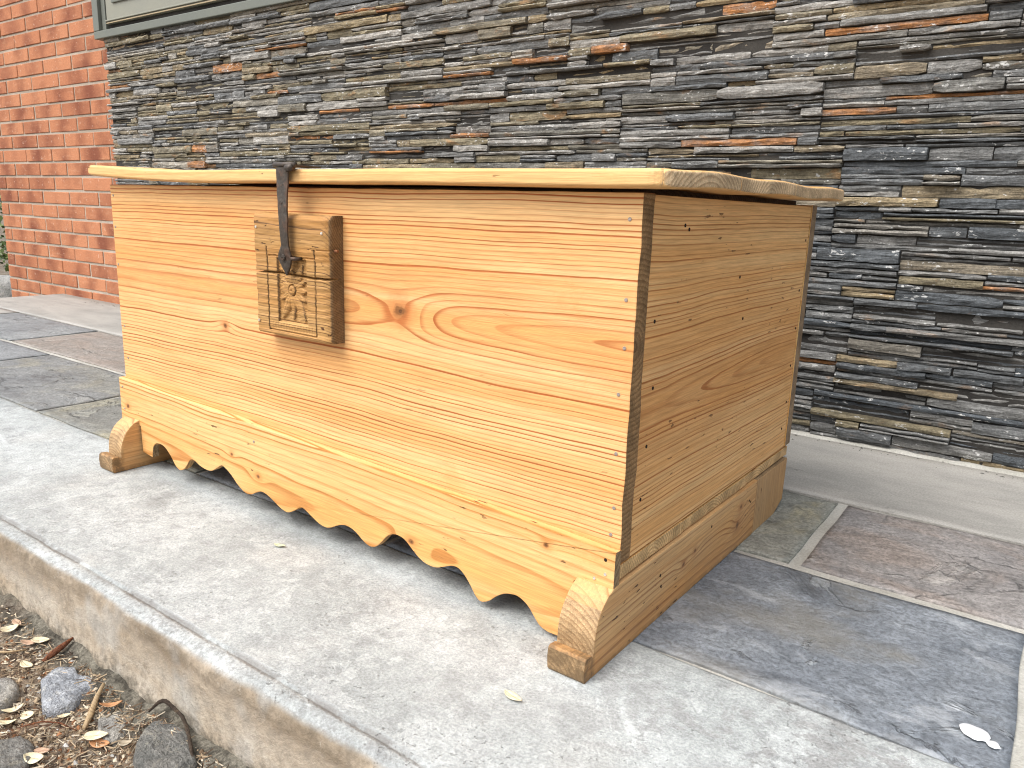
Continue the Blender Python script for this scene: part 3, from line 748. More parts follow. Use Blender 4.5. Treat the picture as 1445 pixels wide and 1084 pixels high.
# lid of three joined boards, cupped a little
lid = empty('lid'); lid.parent = chest
LX0, LX1 = -.022, W+.040
def lid_disp(p):
    ex = max(0, 1-(p.x+.02)/.33); ex = ex*ex
    wv = .0013*math.sin((p.y-.06)*2*math.pi/.25)*(.4+.6*max(0, (p.x-.4)/.8))
    p.z += .0105*ex+wv+.0045*max(0, min(1, (p.y)/.7)) + .0016*mnoise.noise(Vector((p.x*4, p.y*3, 0)))
    if p.x > LX1-.02: p.x += .003*mnoise.noise(Vector((p.y*9, 1, 0)))
    return p
yb = [-.030, .192, .4185, .722]
for k in range(3):
    x0, x1 = LX0, LX1
    bm = bmesh.new(); bm.free()
    bm = board_bm(x0, x1, yb[k]+(.0003 if k else 0), yb[k+1]-.0003, .5865, .6075, .0012, (40, 10, 0), segs=2)
    # outer arrises of the lid are well rounded
    def rnd(p, k=k):
        r = .009
        for (cond, dy) in ((k == 0 and p.y < yb[0]+r, 0), (k == 2 and p.y > yb[3]-r, 1)):
            if cond:
                d = (yb[0]+r-p.y) if dy == 0 else (p.y-(yb[3]-r)); s = 1-math.sqrt(max(0, 1-(d/r)**2)); q = .5970
                p.z = q+(p.z-q)*(1-s*.42)
        for (cond, dd) in ((p.x < LX0+r, LX0+r-p.x), (p.x > LX1-r, p.x-(LX1-r))):
            if cond:
                s = 1-math.sqrt(max(0, 1-(dd/r)**2)); q = .5970; p.z = q+(p.z-q)*(1-s*.38)
        # plan corner at front right and rear right
        for cy, sg in ((yb[0], 1), (yb[3], -1)):
            dx = p.x-(LX1-.022); dy = (cy+sg*.022-p.y)*sg
            if dx > 0 and dy > 0:
                l = math.hypot(dx, dy)
                mx = max(dx, dy); f = mx/l if l > 0 else 1
                p.x = LX1-.022+dx*f; p.y = cy+sg*.022-sg*dy*f
        return lid_disp(p)
    # extra rings near the edges for the rounding
    for c, no in [((x0+e, 0, 0), (1, 0, 0)) for e in (.003, .006, .009, .015, .022)]+[((x1-e, 0, 0), (1, 0, 0)) for e in (.003, .006, .009, .015, .022)]+[((0, yb[0]+e, 0), (0, 1, 0)) for e in (.003, .006, .009, .015, .022) if k == 0]+[((0, yb[3]-e, 0), (0, 1, 0)) for e in (.003, .006, .009, .015, .022) if k == 2]:
        bmesh.ops.bisect_plane(bm, geom=bm.verts[:]+bm.edges[:]+bm.faces[:], plane_co=c, plane_no=no)
    for v in bm.verts: v.co = rnd(v.co.copy())
    part('lid_board', bm, m_lid[k], lid)
part('gap_blocker', board_bm(1.140, 1.1715, .034, .655, .54, .5888, .001), m_blocker, chest)  # added boards under the lid, stopping light and background showing through the gap
part('gap_blocker', board_bm(.30, 1.138, .034, .060, .54, .5845, .001), m_blocker, chest)
# nails
def mat_metal(name, c, rough, metal, rust=0.0):
    m = Mat(name); n = m.noise(m.P, 180, 4.0, .7); b = m.noise(m.P, 45, 3.0)
    col = m.scale(m.mix(b.sm(.5, .62)*rust, c, (.16, .065, .03)), n.sm(.25, .75, .7, 1.3))
    return m.done(col, rough=rough, bump=n+b, dist=.0007, metal=metal, spec=.5)
m_nail = mat_metal('nail_steel', (.34, .30, .27), .45, .5, .4); m_bright = mat_metal('bright_nail', (.75, .73, .68), .3, .8)
m_hole = Mat('nail_hole').done((.02, .012, .008), rough=.95)
def disc_mesh(name, r, h, mat, nrm='y'):
    bm = bmesh.new(); bmesh.ops.create_cone(bm, cap_ends=True, segments=10, radius1=r, radius2=r*.82, depth=h)
    if nrm == 'y': bmesh.ops.rotate(bm, verts=bm.verts, cent=(0, 0, 0), matrix=Matrix.Rotation(math.radians(90), 3, 'X'))
    return bm_mesh(name, bm, mat)
nm = disc_mesh('nail', .0026, .0010, m_nail); nb = disc_mesh('nail', .0024, .0016, m_bright); nh = disc_mesh('nail_hole', .0024, .0004, m_hole)
for x, z in ((.011, .559), (.0095, .497), (.009, .421), (.014, .293), (.018, .225), (1.184, .551), (1.186, .459), (1.188, .402), (1.184, .345), (1.186, .271), (1.188, .201), (1.186, .165)):
    link('nail', nm, parent=chest).location = (x, -.0004, z)
for x, z, me_ in ((1.189, .137, nh), (1.190, .118, nb), (1.175, .108, nb), (.014, .165, nm), (.016, .117, nm), (.470, .139, nm)):
    link('nail', me_, parent=chest).location = (x, -T-.0003, z)
# side nails and holes
sh = bpy.data.meshes.new('nail_hole'); bm = bmesh.new(); bmesh.ops.create_cone(bm, cap_ends=True, segments=8, radius1=.0024, radius2=.0024, depth=.0008)
bmesh.ops.rotate(bm, verts=bm.verts, cent=(0, 0, 0), matrix=Matrix.Rotation(math.radians(90), 3, 'Y')); bm.to_mesh(sh); bm.free(); sh.materials.append(m_hole)
for y, z in ((.053, .43), (.056, .27), (.05, .20), (.062, .345), (.645, .52), (.64, .43), (.645, .36), (.64, .29), (.64, .22), (.63, .17), (.12, .545), (.133, .54), (.33, .47), (.36, .405)):
    link('nail_hole', sh, parent=chest).location = (W-.0013, y, z)
for y, z in ((.12, .068), (.125, .050), (.47, .074), (.478, .070), (.30, .082)):
    link('nail_hole', sh, parent=chest).location = (RFX[1]-.0001, y, z)

# ---- carved block
PX0, PX1, PZ0, PZ1, PT = .5175, .6985, .3455, .5405, .0300
def carved():
    nx, nz = 190, 205
    cxx, czz = .6105, .4215
    cr_y = lambda x: .4455+.0035*math.sin((x-.51)*30)*.3+.0010*mnoise.fractal(Vector((x*60, 0, 3)), .8, 2, 3)
    xs_ = np.linspace(PX0, PX1, nx); zs_ = np.linspace(PZ0, PZ1, nz)
    vs, dirt = [], []
    def groove(d, w, dep): return -dep*1.35*max(0, 1-(d/w)**2)
    gx0, gx1, gz0, gz1 = .5495, .6675, .3535, .4735      # outer incised frame
    ix0, ix1, iz0, iz1 = .5735, .6470, .3680, .4720      # sunk field
    for z in zs_:
        for x in xs_:
            h = 0.0
            # worn surface across the grain, old hand planing
            h += .0008*mnoise.fractal(Vector((x*14, z*90, 0)), .8, 2.0, 4)
            if z < .478: h += .00035*math.sin(z*560+2.0*mnoise.noise(Vector((x*16, z*12, 0))))
            # frame grooves
            if gz0-.002 < z < .487:
                h += groove(x-gx0-.0010*mnoise.noise(Vector((z*20, 0, 0))), .0017, .0030)
                h += groove(x-gx1-.0010*mnoise.noise(Vector((z*20, 4, 0))), .0017, .0030)
            if gx0 < x < gx1:
                h += groove(z-gz0, .0016, .0026)
                if x > .553: h += groove(z-gz1-.0008*mnoise.noise(Vector((x*40, 0, 0))), .0015, .0022)
            # field with the flower
            if ix0 < x < ix1 and iz0 < z < iz1:
                ed = min(x-ix0, ix1-x, z-iz0, iz1-z)
                base = -.0050*min(1, ed/.0014)
                base += .0008*mnoise.noise(Vector((x*420, z*420, 0)))
                dx, dz = x-cxx, z-czz; r = math.hypot(dx, dz); a = math.atan2(dz, dx)
                top = -1
                # four long petals on the diagonals, four short on the axes
                for ang, ln, wd in ((59, .050, .0082), (121, .050, .0082), (-59, .055, .0088), (-121, .055, .0088), (0, .032, .0085), (180, .032, .0085), (90, .034, .0070), (-90, .048, .0062), (28, .034, .0062), (152, .034, .0062), (-28, .034, .0062), (-152, .034, .0062)):
                    t = math.radians(ang); l = dx*math.cos(t)+dz*math.sin(t); q = abs(-dx*math.sin(t)+dz*math.cos(t))
                    if .004 < l < ln:
                        s = l/ln; w_ = wd*math.sin(math.pi*min(1, s**.8))**.7*1.0
                        if w_ > 0 and q < w_:
                            pr = .0056*(1-(q/w_)**2)**.5-.0012*max(0, 1-q/.0011)
                            top = max(top, -.0050+pr*.85)
                if top > -1: base = max(base, top)
                if r < .0078: base = max(base, -.0010+.0030*math.sqrt(max(0, 1-(r/.0078)**2))-(.0016 if r < .0016 else 0))
                elif r < .0096: base = min(base, -.0062)
                h += base
            # bottom field ornaments
            if gx0+.004 < x < gx1-.003 and .3555 < z < .3660: h += -.0006*(math.sin(x*900) > .3)
            # the split across the block
            dcr = abs(z-cr_y(x)); 
            h += -.0150*max(0, 1-(dcr/.0018)**2)
            # upper broken shoulder
            if z > .478: h += .0012*min(1, (z-.478)/.004)
            if .4865 < z < .4885 and x > .672: h -= .0015
            # rounded arrises: right edge strongly
            dr = PX1-x; dl = x-PX0; dt = PZ1-z; db = z-PZ0
            if dr < .016: h -= .0105*(1-math.sqrt(max(0, 1-((.016-dr)/.016)**2)))
            if dl < .004: h -= .0030*(1-dl/.004)**2
            if dt < .010: h -= .0060*(1-dt/.010)**2
            if db < .004: h -= .0030*(1-db/.004)**2
            ox = 0.0; oz = 0.0
            if dt < .006: oz = .0025*mnoise.noise(Vector((x*22, 0, 1)))-.0012
            if dl < .004: ox = .0022*mnoise.noise(Vector((z*26, 3, 1)))
            vs.append((x+ox, -PT-h, z+oz))
    fs = [(j*nx+i, j*nx+i+1, (j+1)*nx+i+1, (j+1)*nx+i) for j in range(nz-1) for i in range(nx-1)]
    rim = list(range(nx))+[j*nx+nx-1 for j in range(1, nz)]+[(nz-1)*nx+i for i in range(nx-2, -1, -1)]+[j*nx for j in range(nz-2, 0, -1)]
    b0 = len(vs)
    for r in rim: vs.append((vs[r][0], -.0006, vs[r][2]))
    k = len(rim)
    fs += [(rim[i], b0+i, b0+(i+1) % k, rim[(i+1) % k]) for i in range(k)]
    return vs, fs
m_carv = wood('old_carved_pine', 'x', .57, .10, .02, 0.0, .0036, .5, .006, [], .9, 5.5, light=(.52, .31, .12), late=(.14, .065, .025), warm=(.40, .225, .08), warmw=.2, contrast=.9, endcol=(.20, .125, .06), grey=.15)
vs, fs = carved()
me = mesh('carved_block', vs, fs, m_carv)
for p in me.polygons[:189*204]: p.use_smooth = True
blk = link('carved_block', me, parent=chest, label='dark carved wooden lock block with eight petalled flower, split across')
for x, z in ((.526, .517), (.6865, .5135), (.5245, .3655)):
    link('nail', nb, parent=blk).location = (x, -PT-.0016, z)
bm = bmesh.new(); bmesh.ops.create_cone(bm, cap_ends=True, segments=8, radius1=.003, radius2=.002, depth=.010)
bmesh.ops.rotate(bm, verts=bm.verts, cent=(0, 0, 0), matrix=Matrix.Rotation(math.radians(90), 3, 'Y'))
m_rust = mat_metal('rusty_nail', (.22, .085, .03), .7, .2, 1.0)
o = part('rusty_nail', bm, m_rust, blk); o.location = (.7000, -.0165, .4875)
# staple the hasp closes over
m_iron = mat_metal('black_iron', (.060, .048, .038), .48, .4, .25)
def tube_bm(pts, r, seg=8):
    bm = bmesh.new(); rings = []
    for i, p in enumerate(pts):
        p = Vector(p); d = (Vector(pts[min(i+1, len(pts)-1)])-Vector(pts[max(i-1, 0)])).normalized()
        u = d.orthogonal().normalized(); w_ = d.cross(u); rr = r[i] if isinstance(r, (list, tuple)) else r
        if rings: # keep frames aligned
            pu = prev_u; u = (pu-d*pu.dot(d)).normalized(); w_ = d.cross(u)
        prev_u = u
        rings.append([bm.verts.new(p+u*math.cos(2*math.pi*k/seg)*rr+w_*math.sin(2*math.pi*k/seg)*rr) for k in range(seg)])
    for a, b in zip(rings[:-1], rings[1:]):
        for k in range(seg): bm.faces.new((a[k], a[(k+1) % seg], b[(k+1) % seg], b[k]))
    bm.faces.new(rings[0][::-1]); bm.faces.new(rings[-1])
    return bm
st_pts = [(.622, -.026, .4725), (.622, -.038, .4725), (.625, -.0405, .4725), (.631, -.0405, .4725), (.634, -.038, .4725), (.634, -.026, .4725)]
part('staple', tube_bm(st_pts, .0028), m_iron, blk, True)
# ---- hasp: forged strap hanging from the lid
def hasp():
    spine = [(.6155, .6085, .0165), (.6140, .5990, .0158), (.6140, .5850, .0152), (.6150, .5660, .0130), (.6165, .5450, .0118), (.6180, .5300, .0118), (.6185, .5100, .0102), (.6195, .4920, .0096), (.6180, .4850, .0135), (.6170, .4780, .0168), (.6165, .4715, .0172), (.6170, .4650, .0150), (.6175, .4580, .0105), (.6180, .4510, .0048), (.6185, .4460, .0006)]
    pts = []
    for i in range(len(spine)-1):
        for k in range(3):
            t = k/3; pts.append(tuple(spine[i][j]*(1-t)+spine[i+1][j]*t for j in range(3)))
    pts.append(spine[-1])
    def yv(z):
        if z > .588: return -.0395
        t = (.588-z)/(.588-.445); return -.0395-.0042*math.sin(math.pi*t)
    vs, fs = [], []; n = 7
    for (x, z, w_) in pts:
        jl = .0007*mnoise.noise(Vector((z*90, 0, 0))); jr = .0007*mnoise.noise(Vector((z*90, 5, 0)))
        for s in range(n):
            t = s/(n-1); w_2 = w_*.88; xx = x-w_2+jl+(2*w_2+jr-jl)*t; e = abs(t-.5)*2
            y = yv(z)-.0012*(1-e**4)+.0003*mnoise.noise(Vector((xx*160, z*160, 0)))
            vs.append((xx, y, z))
    m_ = len(vs)
    for (x, y, z) in list(vs): vs.append((x, y+.0026, z))
    M = len(pts)
    for i in range(M-1):
        for s in range(n-1):
            a = i*n+s; fs.append((a, a+1, a+n+1, a+n)); fs.append((m_+a, m_+a+n, m_+a+n+1, m_+a+1))
        for s in (0, n-1):
            a = i*n+s; f = (a, a+n, m_+a+n, m_+a); fs.append(f if s == 0 else f[::-1])
    fs.append(tuple(range(n))+tuple(m_+k for k in range(n-1, -1, -1)))
    me = mesh('hasp', vs, fs, m_iron); bm = bmesh.new(); bm.from_mesh(me); bmesh.ops.recalc_face_normals(bm, faces=bm.faces)
    bm.to_mesh(me); bm.free(); return me
SXH = .80   # the strap reads narrower than its pixel outline because of its rounded arrises
hp = link('hasp', hasp(), parent=chest)
hp.location.x = -.0065
dm = disc_mesh('rivet', .0052, .0022, m_iron)
for x, z, r in ((.6165, .4735, 1.0), (.6145, .5830, .55), (.6160, .5560, .42), (.6175, .5330, .42), (.6185, .5120, .42)):
    o = link('rivet', dm, parent=hp); o.location = (x, -.0452 if r > .6 else (-.0410 if z > .57 else -.0440), z); o.scale = (r, r, r)
o = link('rivet_hole', disc_mesh('rivet_hole', .0016, .0006, m_hole), parent=hp); o.location = (.6165, -.0464, .4735)
# hinge knuckle on the lid edge
part('hinge_pin', tube_bm([(.594, -.0370, .6125), (.644, -.0370, .6125)], .0042, 10), m_iron, hp, True)
bm = board_bm(.598, .634, -.038, .020, .6105, .6130, .0006, (4, 4, 0))
part('hinge_leaf', bm, m_iron, hp)
part('hinge_knuckle', tube_bm([(.626, -.0390, .607), (.640, -.0390, .609)], [.0058, .0052], 10), m_iron, hp, True)

chest.location = (-.742, -.6652, 0); chest.rotation_euler = (0, 0, -.0143)

# ---------------------------------------------------------------- small things on the porch
def leaf_mesh(name, L, Wd, mat, curl=.15, fold=.12, seed=0):
    vs, fs = [], []; n = 10; m_ = 4
    for i in range(n+1):
        s = i/n; w = Wd*(math.sin(math.pi*s**.85)**.75 if 0 < s < 1 else 0.02)
        for j in range(-m_, m_+1):
            t = j/m_; x = (s-.5)*L; y = t*w*.5
            z = curl*L*((s-.5)**2)*1.6+fold*Wd*abs(t)**1.5*.8+.03*L*mnoise.noise(Vector((s*3+seed, t*2, seed)))
            vs.append((x, y, z))
    R_ = 2*m_+1
    for i in range(n):
        for j in range(R_-1): fs.append((i*R_+j, (i+1)*R_+j, (i+1)*R_+j+1, i*R_+j+1))
    me = mesh(name, vs, fs, mat, True); return me
def solid(o, t=.0006):
    md = o.modifiers.new('thickness', 'SOLIDIFY'); md.thickness = t; md.offset = 1
def mat_leaf(name, c1, c2):
    m = Mat(name); n = m.noise(m.P, 60, 4.0, .65); mid = (m.y.abs()).sm(0.0, .0012, 1.0, 0.0)
    v = ((m.x*420+m.y.abs()*-420).sin()*.5+.5)
    col = m.mix(n.sm(.35, .68), c1, c2); col = m.mix(mid*.5, col, (c1[0]*.55, c1[1]*.5, c1[2]*.45))
    col = m.scale(col, m.noise(m.P, 300, 3.0).sm(.2, .8, .82, 1.12))
    return m.done(col, rough=.6, bump=v*.5+mid+n, dist=.0005, spec=.3)
m_lc = mat_leaf('dry_leaf_cream', (.60, .52, .34), (.70, .63, .46)); m_lp = mat_leaf('dry_leaf_pink', (.42, .27, .18), (.52, .36, .26))
m_lo = mat_leaf('dry_leaf_orange', (.42, .20, .09), (.50, .28, .14)); m_lg = mat_leaf('dry_leaf_grey', (.34, .28, .20), (.42, .37, .28)); m_lgr = mat_leaf('leaf_green', (.50, .52, .33), (.60, .62, .44))
def leaf(px, py, L, Wd, ang, mat, label, z=0.0, curl=.15, tilt=(0, 0), group=None):
    p = on_z(px, py, z); o = link('fallen_leaf', leaf_mesh('fallen_leaf', L, Wd, mat, curl, seed=px*.37))
    o.location = (p.x, p.y, z+.0010); o.rotation_euler = (tilt[0], tilt[1], ang); o['label'] = label; o['category'] = 'leaf'; solid(o)
    if group: o['group'] = group
    return o
leaf(724, 985, .028, .012, math.radians(-8), m_lc, 'pale dry leaf alone on the concrete in front of the right foot', 0.001)
leaf(395, 771, .022, .009, math.radians(20), m_lgr, 'small green grey leaf on the concrete below the scalloped skirt', 0.001)
# white paint splash on the blue slate
def blob(name, cx, cy, rx, ry, ang, mat, label):
    n = 26; vs = [(0, 0, .0028)]; fs = []
    for ring, (s, h) in enumerate(((.82, .0022), (1.0, .0001))):
        for k in range(n):
            a = 2*math.pi*k/n; q = 1+.30*mnoise.noise(Vector((math.cos(a)*1.6+cx*9, math.sin(a)*1.6, 2)))
            vs.append((rx*s*q*math.cos(a), ry*s*q*math.sin(a), h))
    for k in range(n):
        fs.append((0, 1+k, 1+(k+1) % n)); fs.append((1+k, 1+n+k, 1+n+(k+1) % n, 1+(k+1) % n))
    o = link(name, mesh(name, vs, fs, mat, True)); o.location = (cx, cy, .0022); o.rotation_euler = (0, 0, ang)
    if label: o['label'] = label; o['category'] = 'paint splash'
    return o
m_splash = Mat('white_paint'); n_ = m_splash.noise(m_splash.P, 90, 3.0); m_splash = m_splash.done(m_splash.mix(n_.sm(.4, .7)*.5, (.74, .75, .77), (.60, .62, .65)), rough=.45)
p1 = on_z(1376, 1034, .003); p2 = on_z(1402, 1051, .003)
ps = blob('paint_splash', p1.x, p1.y, .0160, .0125, -.15, m_splash, 'larger white paint splash on the dark blue slate paver at lower right')
blob('paint_splash', p2.x, p2.y, .0068, .0058, .2, m_splash, 'small round white paint drop beside the larger splash on the blue paver')

# ---------------------------------------------------------------- garden strip below the kerb
def S(px, py):
    p = on_z(px, py, GZ+.004); return p, soil_h(p.x, p.y)
def mat_rock(name, c1, c2, seed=0.0):
    m = Mat(name); P = m.vec(m.x+seed, m.y, m.z); a = m.noise(P, 22, 5.0, .65, .5); f = m.noise(P, 260, 4.0, .75); st = m.noise(m.vec(m.x*45, m.y*75+seed, m.z*75), 1.0, 5.0, .7, .3)
    col = m.mix(a.sm(.35, .65), c1, c2); col = m.mix(m.noise(P, 60, 4.0, .7).sm(.56,.64)*.5, col, (c2[0]*1.5, c2[1]*1.45, c2[2]*1.3)); col = m.scale(col, f.sm(.3, .7, .60, 1.28)*st.sm(.3, .7, .72, 1.15))
    return m.done(col, rough=.8, bump=a*2.0+f*.5+st*1.6, dist=.007, spec=.25)
def rock(px, py, outline, hgt, mat, label, ang=0.0, seed=0):
    """flat field stone: outline given in metres round its centre, domed and uneven on top"""
    p, h = S(px, py); vs, fs = [], []; n = len(outline)*4
    cl = smooth_line(list(outline)+[outline[0]], 3)[:-1]; n = len(cl)
    rings = ((1.04, -.022), (1.02, -.004), (.98, .45), (.92, .78), (.80, .92), (.62, .97), (.42, 1.0), (.2, 1.0))
    for s, q in rings:
        for k, (x, y) in enumerate(cl):
            z = hgt*q if q > 0 else q
            z += (.0028*mnoise.fractal(Vector((x*s*60+seed, y*s*60, seed)), .7, 2.0, 4)) if q > .3 else 0
            jj = 1+.06*mnoise.noise(Vector((x*90, y*90, seed)))*s
            vs.append((x*s*jj, y*s*jj, z))
    vs.append((0, 0, hgt+.0028*mnoise.fractal(Vector((seed, 0, seed)), .7, 2.0, 4))); c_ = len(vs)-1
    for r in range(len(rings)-1):
        for k in range(n): fs.append((r*n+k, r*n+(k+1) % n, (r+1)*n+(k+1) % n, (r+1)*n+k))
    for k in range(n): fs.append(((len(rings)-1)*n+k, (len(rings)-1)*n+(k+1) % n, c_))
    me = mesh('stone', vs, fs, mat, False)
    for q in me.polygons: q.use_smooth = True
    o = link('garden_stone', me); o.location = (p.x, p.y, h-.003); o.rotation_euler = (0, 0, ang); o['label'] = label; o['category'] = 'stone'; return o
def px_outline(c, pts):
    p0, _ = S(*c); out = []
    for q in pts:
        a, _ = S(*q); out.append((a.x-p0.x, a.y-p0.y))
    return out
m_r1 = mat_rock('blue_grey_stone', (.27, .285, .31), (.40, .415, .44)); m_r2 = mat_rock('dark_stone', (.13, .13, .12), (.22, .21, .19), 3.0); m_r3 = mat_rock('tan_stone', (.25, .24, .22), (.36, .34, .30), 6.0)
rock(100, 977, px_outline((100, 977), [(57, 966), (72, 953), (104, 946), (112, 958), (135, 966), (143, 976), (120, 988), (104, 1001), (78, 1006), (60, 1000)]), .016, m_r1, 'flat blue grey stone half sunk in the soil beside the kerb', seed=1)
rock(5, 980, px_outline((5, 980), [(-22, 965), (10, 960), (27, 972), (24, 986), (5, 1002), (-20, 1000)]), .014, m_r3, 'grey tan stone at the left edge, left of the flat blue grey stone', seed=2)
rock(20, 1066, px_outline((20, 1066), [(-20, 1048), (14, 1046), (30, 1041), (48, 1052), (50, 1066), (38, 1085), (20, 1100), (-20, 1100)]), .016, m_r2, 'dark rough stone in the bottom left corner', seed=3)
rock(160, 1028, px_outline((160, 1028), [(138, 1014), (165, 1006), (184, 1016), (180, 1034), (160, 1048), (140, 1040)]), .008, m_r3, 'small pale patched stone right of the pointed stick', seed=4)
rock(235, 1062, px_outline((235, 1062), [(198, 1050), (215, 1032), (240, 1030), (262, 1044), (272, 1068), (276, 1100), (200, 1100), (190, 1072)]), .012, m_r2, 'large dark cracked stone against the foot of the kerb', seed=5)
LV = [(14, 889, .026, .013, 60, m_lc, 'cream oval leaf highest at the left edge of the soil'), (57, 905, .026, .014, 35, m_lc, 'pale cupped leaf beside the pinkish brown one'), (42, 909, .027, .012, 20, m_lp, 'pinkish brown leaf tucked left of a pale cupped leaf'),
      (24, 880, .022, .010, -15, m_lp, 'small brownish leaf near the top of the soil strip'), (38, 941, .028, .013, -15, m_lc, 'curled cream leaf left of the red brown bark'), (18, 1004, .027, .012, 60, m_lc, 'cream leaf standing at a slant below the left stone'),
      (40, 1012, .021, .014, 0, m_lc, 'round cream leaf below the blue grey stone'), (11, 1022, .024, .011, 25, m_lc, 'long cream leaf at the left edge below the slanted leaf'), (92, 1012, .018, .010, 40, m_lc, 'small cream leaf right under the blue grey stone'),
      (156, 997, .028, .010, 45, m_lo, 'orange brown leaf right of the pointed stick'), (135, 1040, .031, .015, 30, m_lc, 'large cream leaf lying over an orange brown leaf'), (141, 1051, .028, .013, 10, m_lo, 'orange brown leaf under the large cream leaf'),
      (50, 1073, .028, .014, 5, m_lc, 'cream leaf nearest the bottom left corner'), (58, 1062, .020, .011, 35, m_lp, 'brown leaf behind the cream leaf at the bottom left'), (177, 1051, .018, .012, 20, m_lg, 'grey leaf left of the cracked dark stone'), (206, 1081, .024, .014, -20, m_lo, 'orange leaf at the bottom edge under the cracked stone')]
for i, (px, py, L_, w_, a_, mt, lb) in enumerate(LV):
    w_ *= 1.12
    p, h = S(px, py); z = h+.004+(.004 if 'over' in lb or 'nearest' in lb else 0)
    o = leaf(px, py, L_, w_, math.radians(a_)+.35, mt, lb, z, curl=random.uniform(.05, .5), tilt=(random.uniform(-.25, .25), random.uniform(-.2, .2)))
# stick, bark twig, thin twigs
m_stick = wood('weathered_stick', 'x', .0, .01, .0, 0.0, .003, .2, .002, [], .3, 1.0, light=(.40, .30, .18), late=(.26, .18, .10), warm=(.36, .27, .16))
def world_tube(name, pts, r, mat, label, cat, seg=8):
    P = []
    for (px, py, dz) in pts:
        p, h = S(px, py); P.append(Vector((p.x, p.y, h+dz)))
    if len(P) > 4:
        xy = smooth_line([(q.x, q.y) for q in P], 4); zz = smooth_line([(q.z, 0) for q in P], 4); rr = smooth_line([(q, 0) for q in r], 4)
        P = [Vector((a[0], a[1], b[0])) for a, b in zip(xy, zz)]; r = [q[0] for q in rr]
    o0 = P[0].copy(); bm = tube_bm([p-o0 for p in P], r, seg); 
    for v in bm.verts: v.co += mnoise.noise_vector(v.co*140)*.0007
    o = link(name, bm_mesh(name, bm, mat, True)); o.location = o0; o['label'] = label; o['category'] = cat; return o
world_tube('stick', [(119, 1028, .005), (128, 1012, .008), (138, 996, .008), (148, 981, .006)], [.0034, .0040, .0034, .0022], m_stick, 'short pale pointed stick right of the blue grey stone', 'stick')
m_bark = mat_rock('red_bark', (.16, .055, .025), (.26, .10, .045), 8.0)
world_tube('twig', [(62, 944, .006), (76, 938, .010), (90, 930, .009), (106, 918, .006)], [.003, .0048, .0044, .0015], m_bark, 'rust red bark twig above the blue grey stone', 'twig')
world_tube('twig', [(-12, 925, .006), (12, 925, .007), (38, 923, .005)], [.0016, .0016, .0010], m_stick, 'thin pale twig at the left edge of the soil', 'twig', 6)
world_tube('twig', [(28, 1024, .006), (60, 1018, .008), (85, 1021, .008), (108, 1030, .004)], [.0009, .0011, .001, .0006], m_bark, 'thin dark curved twig below the blue grey stone', 'twig', 6)
world_tube('root', [(212, 1027, .012), (232, 1024, .016), (248, 1032, .016), (262, 1046, .014), (270, 1070, .012), (274, 1095, .008)], [.0015, .0026, .0028, .0024, .0022, .002], mat_rock('dark_root', (.05, .035, .025), (.09, .065, .045), 4.0), 'dark curved root arching over the cracked stone', 'root')
# crumbs, chips and needles
def litter():
    vs, fs, tn = [], [], []
    def area():
        while True:
            p = on_z(random.uniform(-120, 420), random.uniform(830, 1160), GZ)
            if -1.30 < p.y < -1.030: return p
    for k in range(13000):
        p = area(); x, y = p.x, p.y; z = soil_h(x, y)
        typ = random.random(); a = random.uniform(0, 6.28)
        b = len(vs)
        if typ < .22:   # needles
            L = random.uniform(.004, .020); w = random.uniform(.0004, .0008); dx, dy = math.cos(a)*L/2, math.sin(a)*L/2; nx_, ny_ = -math.sin(a)*w, math.cos(a)*w; t0, t1 = random.uniform(0, .005), random.uniform(0, .006)
            vs += [(x-dx-nx_, y-dy-ny_, z+t0), (x-dx+nx_, y-dy+ny_, z+t0), (x+dx+nx_, y+dy+ny_, z+t1), (x+dx-nx_, y+dy-ny_, z+t1), (x-dx, y-dy, z+t0+w*1.6), (x+dx, y+dy, z+t1+w*1.6)]
            fs += [(b, b+3, b+5, b+4), (b+1, b+4, b+5, b+2), (b, b+4, b+1), (b+3, b+2, b+5)]
            t = random.choice((.1, .3, .5, .62, .9)); tn += [(t, random.random(), 0)]*6
        else:           # crumbs and chips
            r = random.choice((.0007, .0010, .0014, .0020, .0030, .0042)) * random.uniform(.7, 1.2)
            if y > -1.06: r *= .7
            fl_ = random.choice((.25, .5, .8))
            for q in range(5):
                an = a+q*6.283/5; rr = r*random.uniform(.7, 1.2); vs.append((x+rr*math.cos(an), y+rr*math.sin(an), z-.0005+random.uniform(0, r*.3)))
            vs.append((x+random.uniform(-.3, .3)*r, y+random.uniform(-.3, .3)*r, z+r*fl_*1.3)); vs.append((x, y, z-r))
            fs += [(b+q, b+(q+1) % 5, b+5) for q in range(5)]+[(b+(q+1) % 5, b+q, b+6) for q in range(5)]
            t = random.random(); tn += [(t, random.random(), 0)]*7
    m = Mat('litter'); t, u, _ = m.attr('tint')
    ramp = m.nt.nodes.new('ShaderNodeValToRGB'); m.nt.links.new(t.v, ramp.inputs[0]); ramp.color_ramp.interpolation = 'CONSTANT'
    cols = [(0, (.08, .055, .038)), (.14, (.18, .12, .075)), (.32, (.24, .11, .05)), (.45, (.34, .26, .17)), (.75, (.40, .34, .25)), (.88, (.52, .45, .34)), (.96, (.50, .49, .46))]
    el = ramp.color_ramp.elements; el[0].position = 0; el[0].color = (*cols[0][1], 1); el[1].position = cols[1][0]; el[1].color = (*cols[1][1], 1)
    for ps_, c in cols[2:]: e = el.new(ps_); e.color = (*c, 1)
    col = m.scale(ramp.outputs[0], u.sm(0, 1, .7, 1.25))
    mt = m.done(col, rough=.9)
    me = mesh('soil_litter', vs, fs, mt); at = me.attributes.new('tint', 'FLOAT_VECTOR', 'POINT'); at.data.foreach_set('vector', np.array(tn, 'f').ravel())
    link('soil_litter', me, kind='stuff', label='crumbs, chips and needles strewn over the soil')
litter()

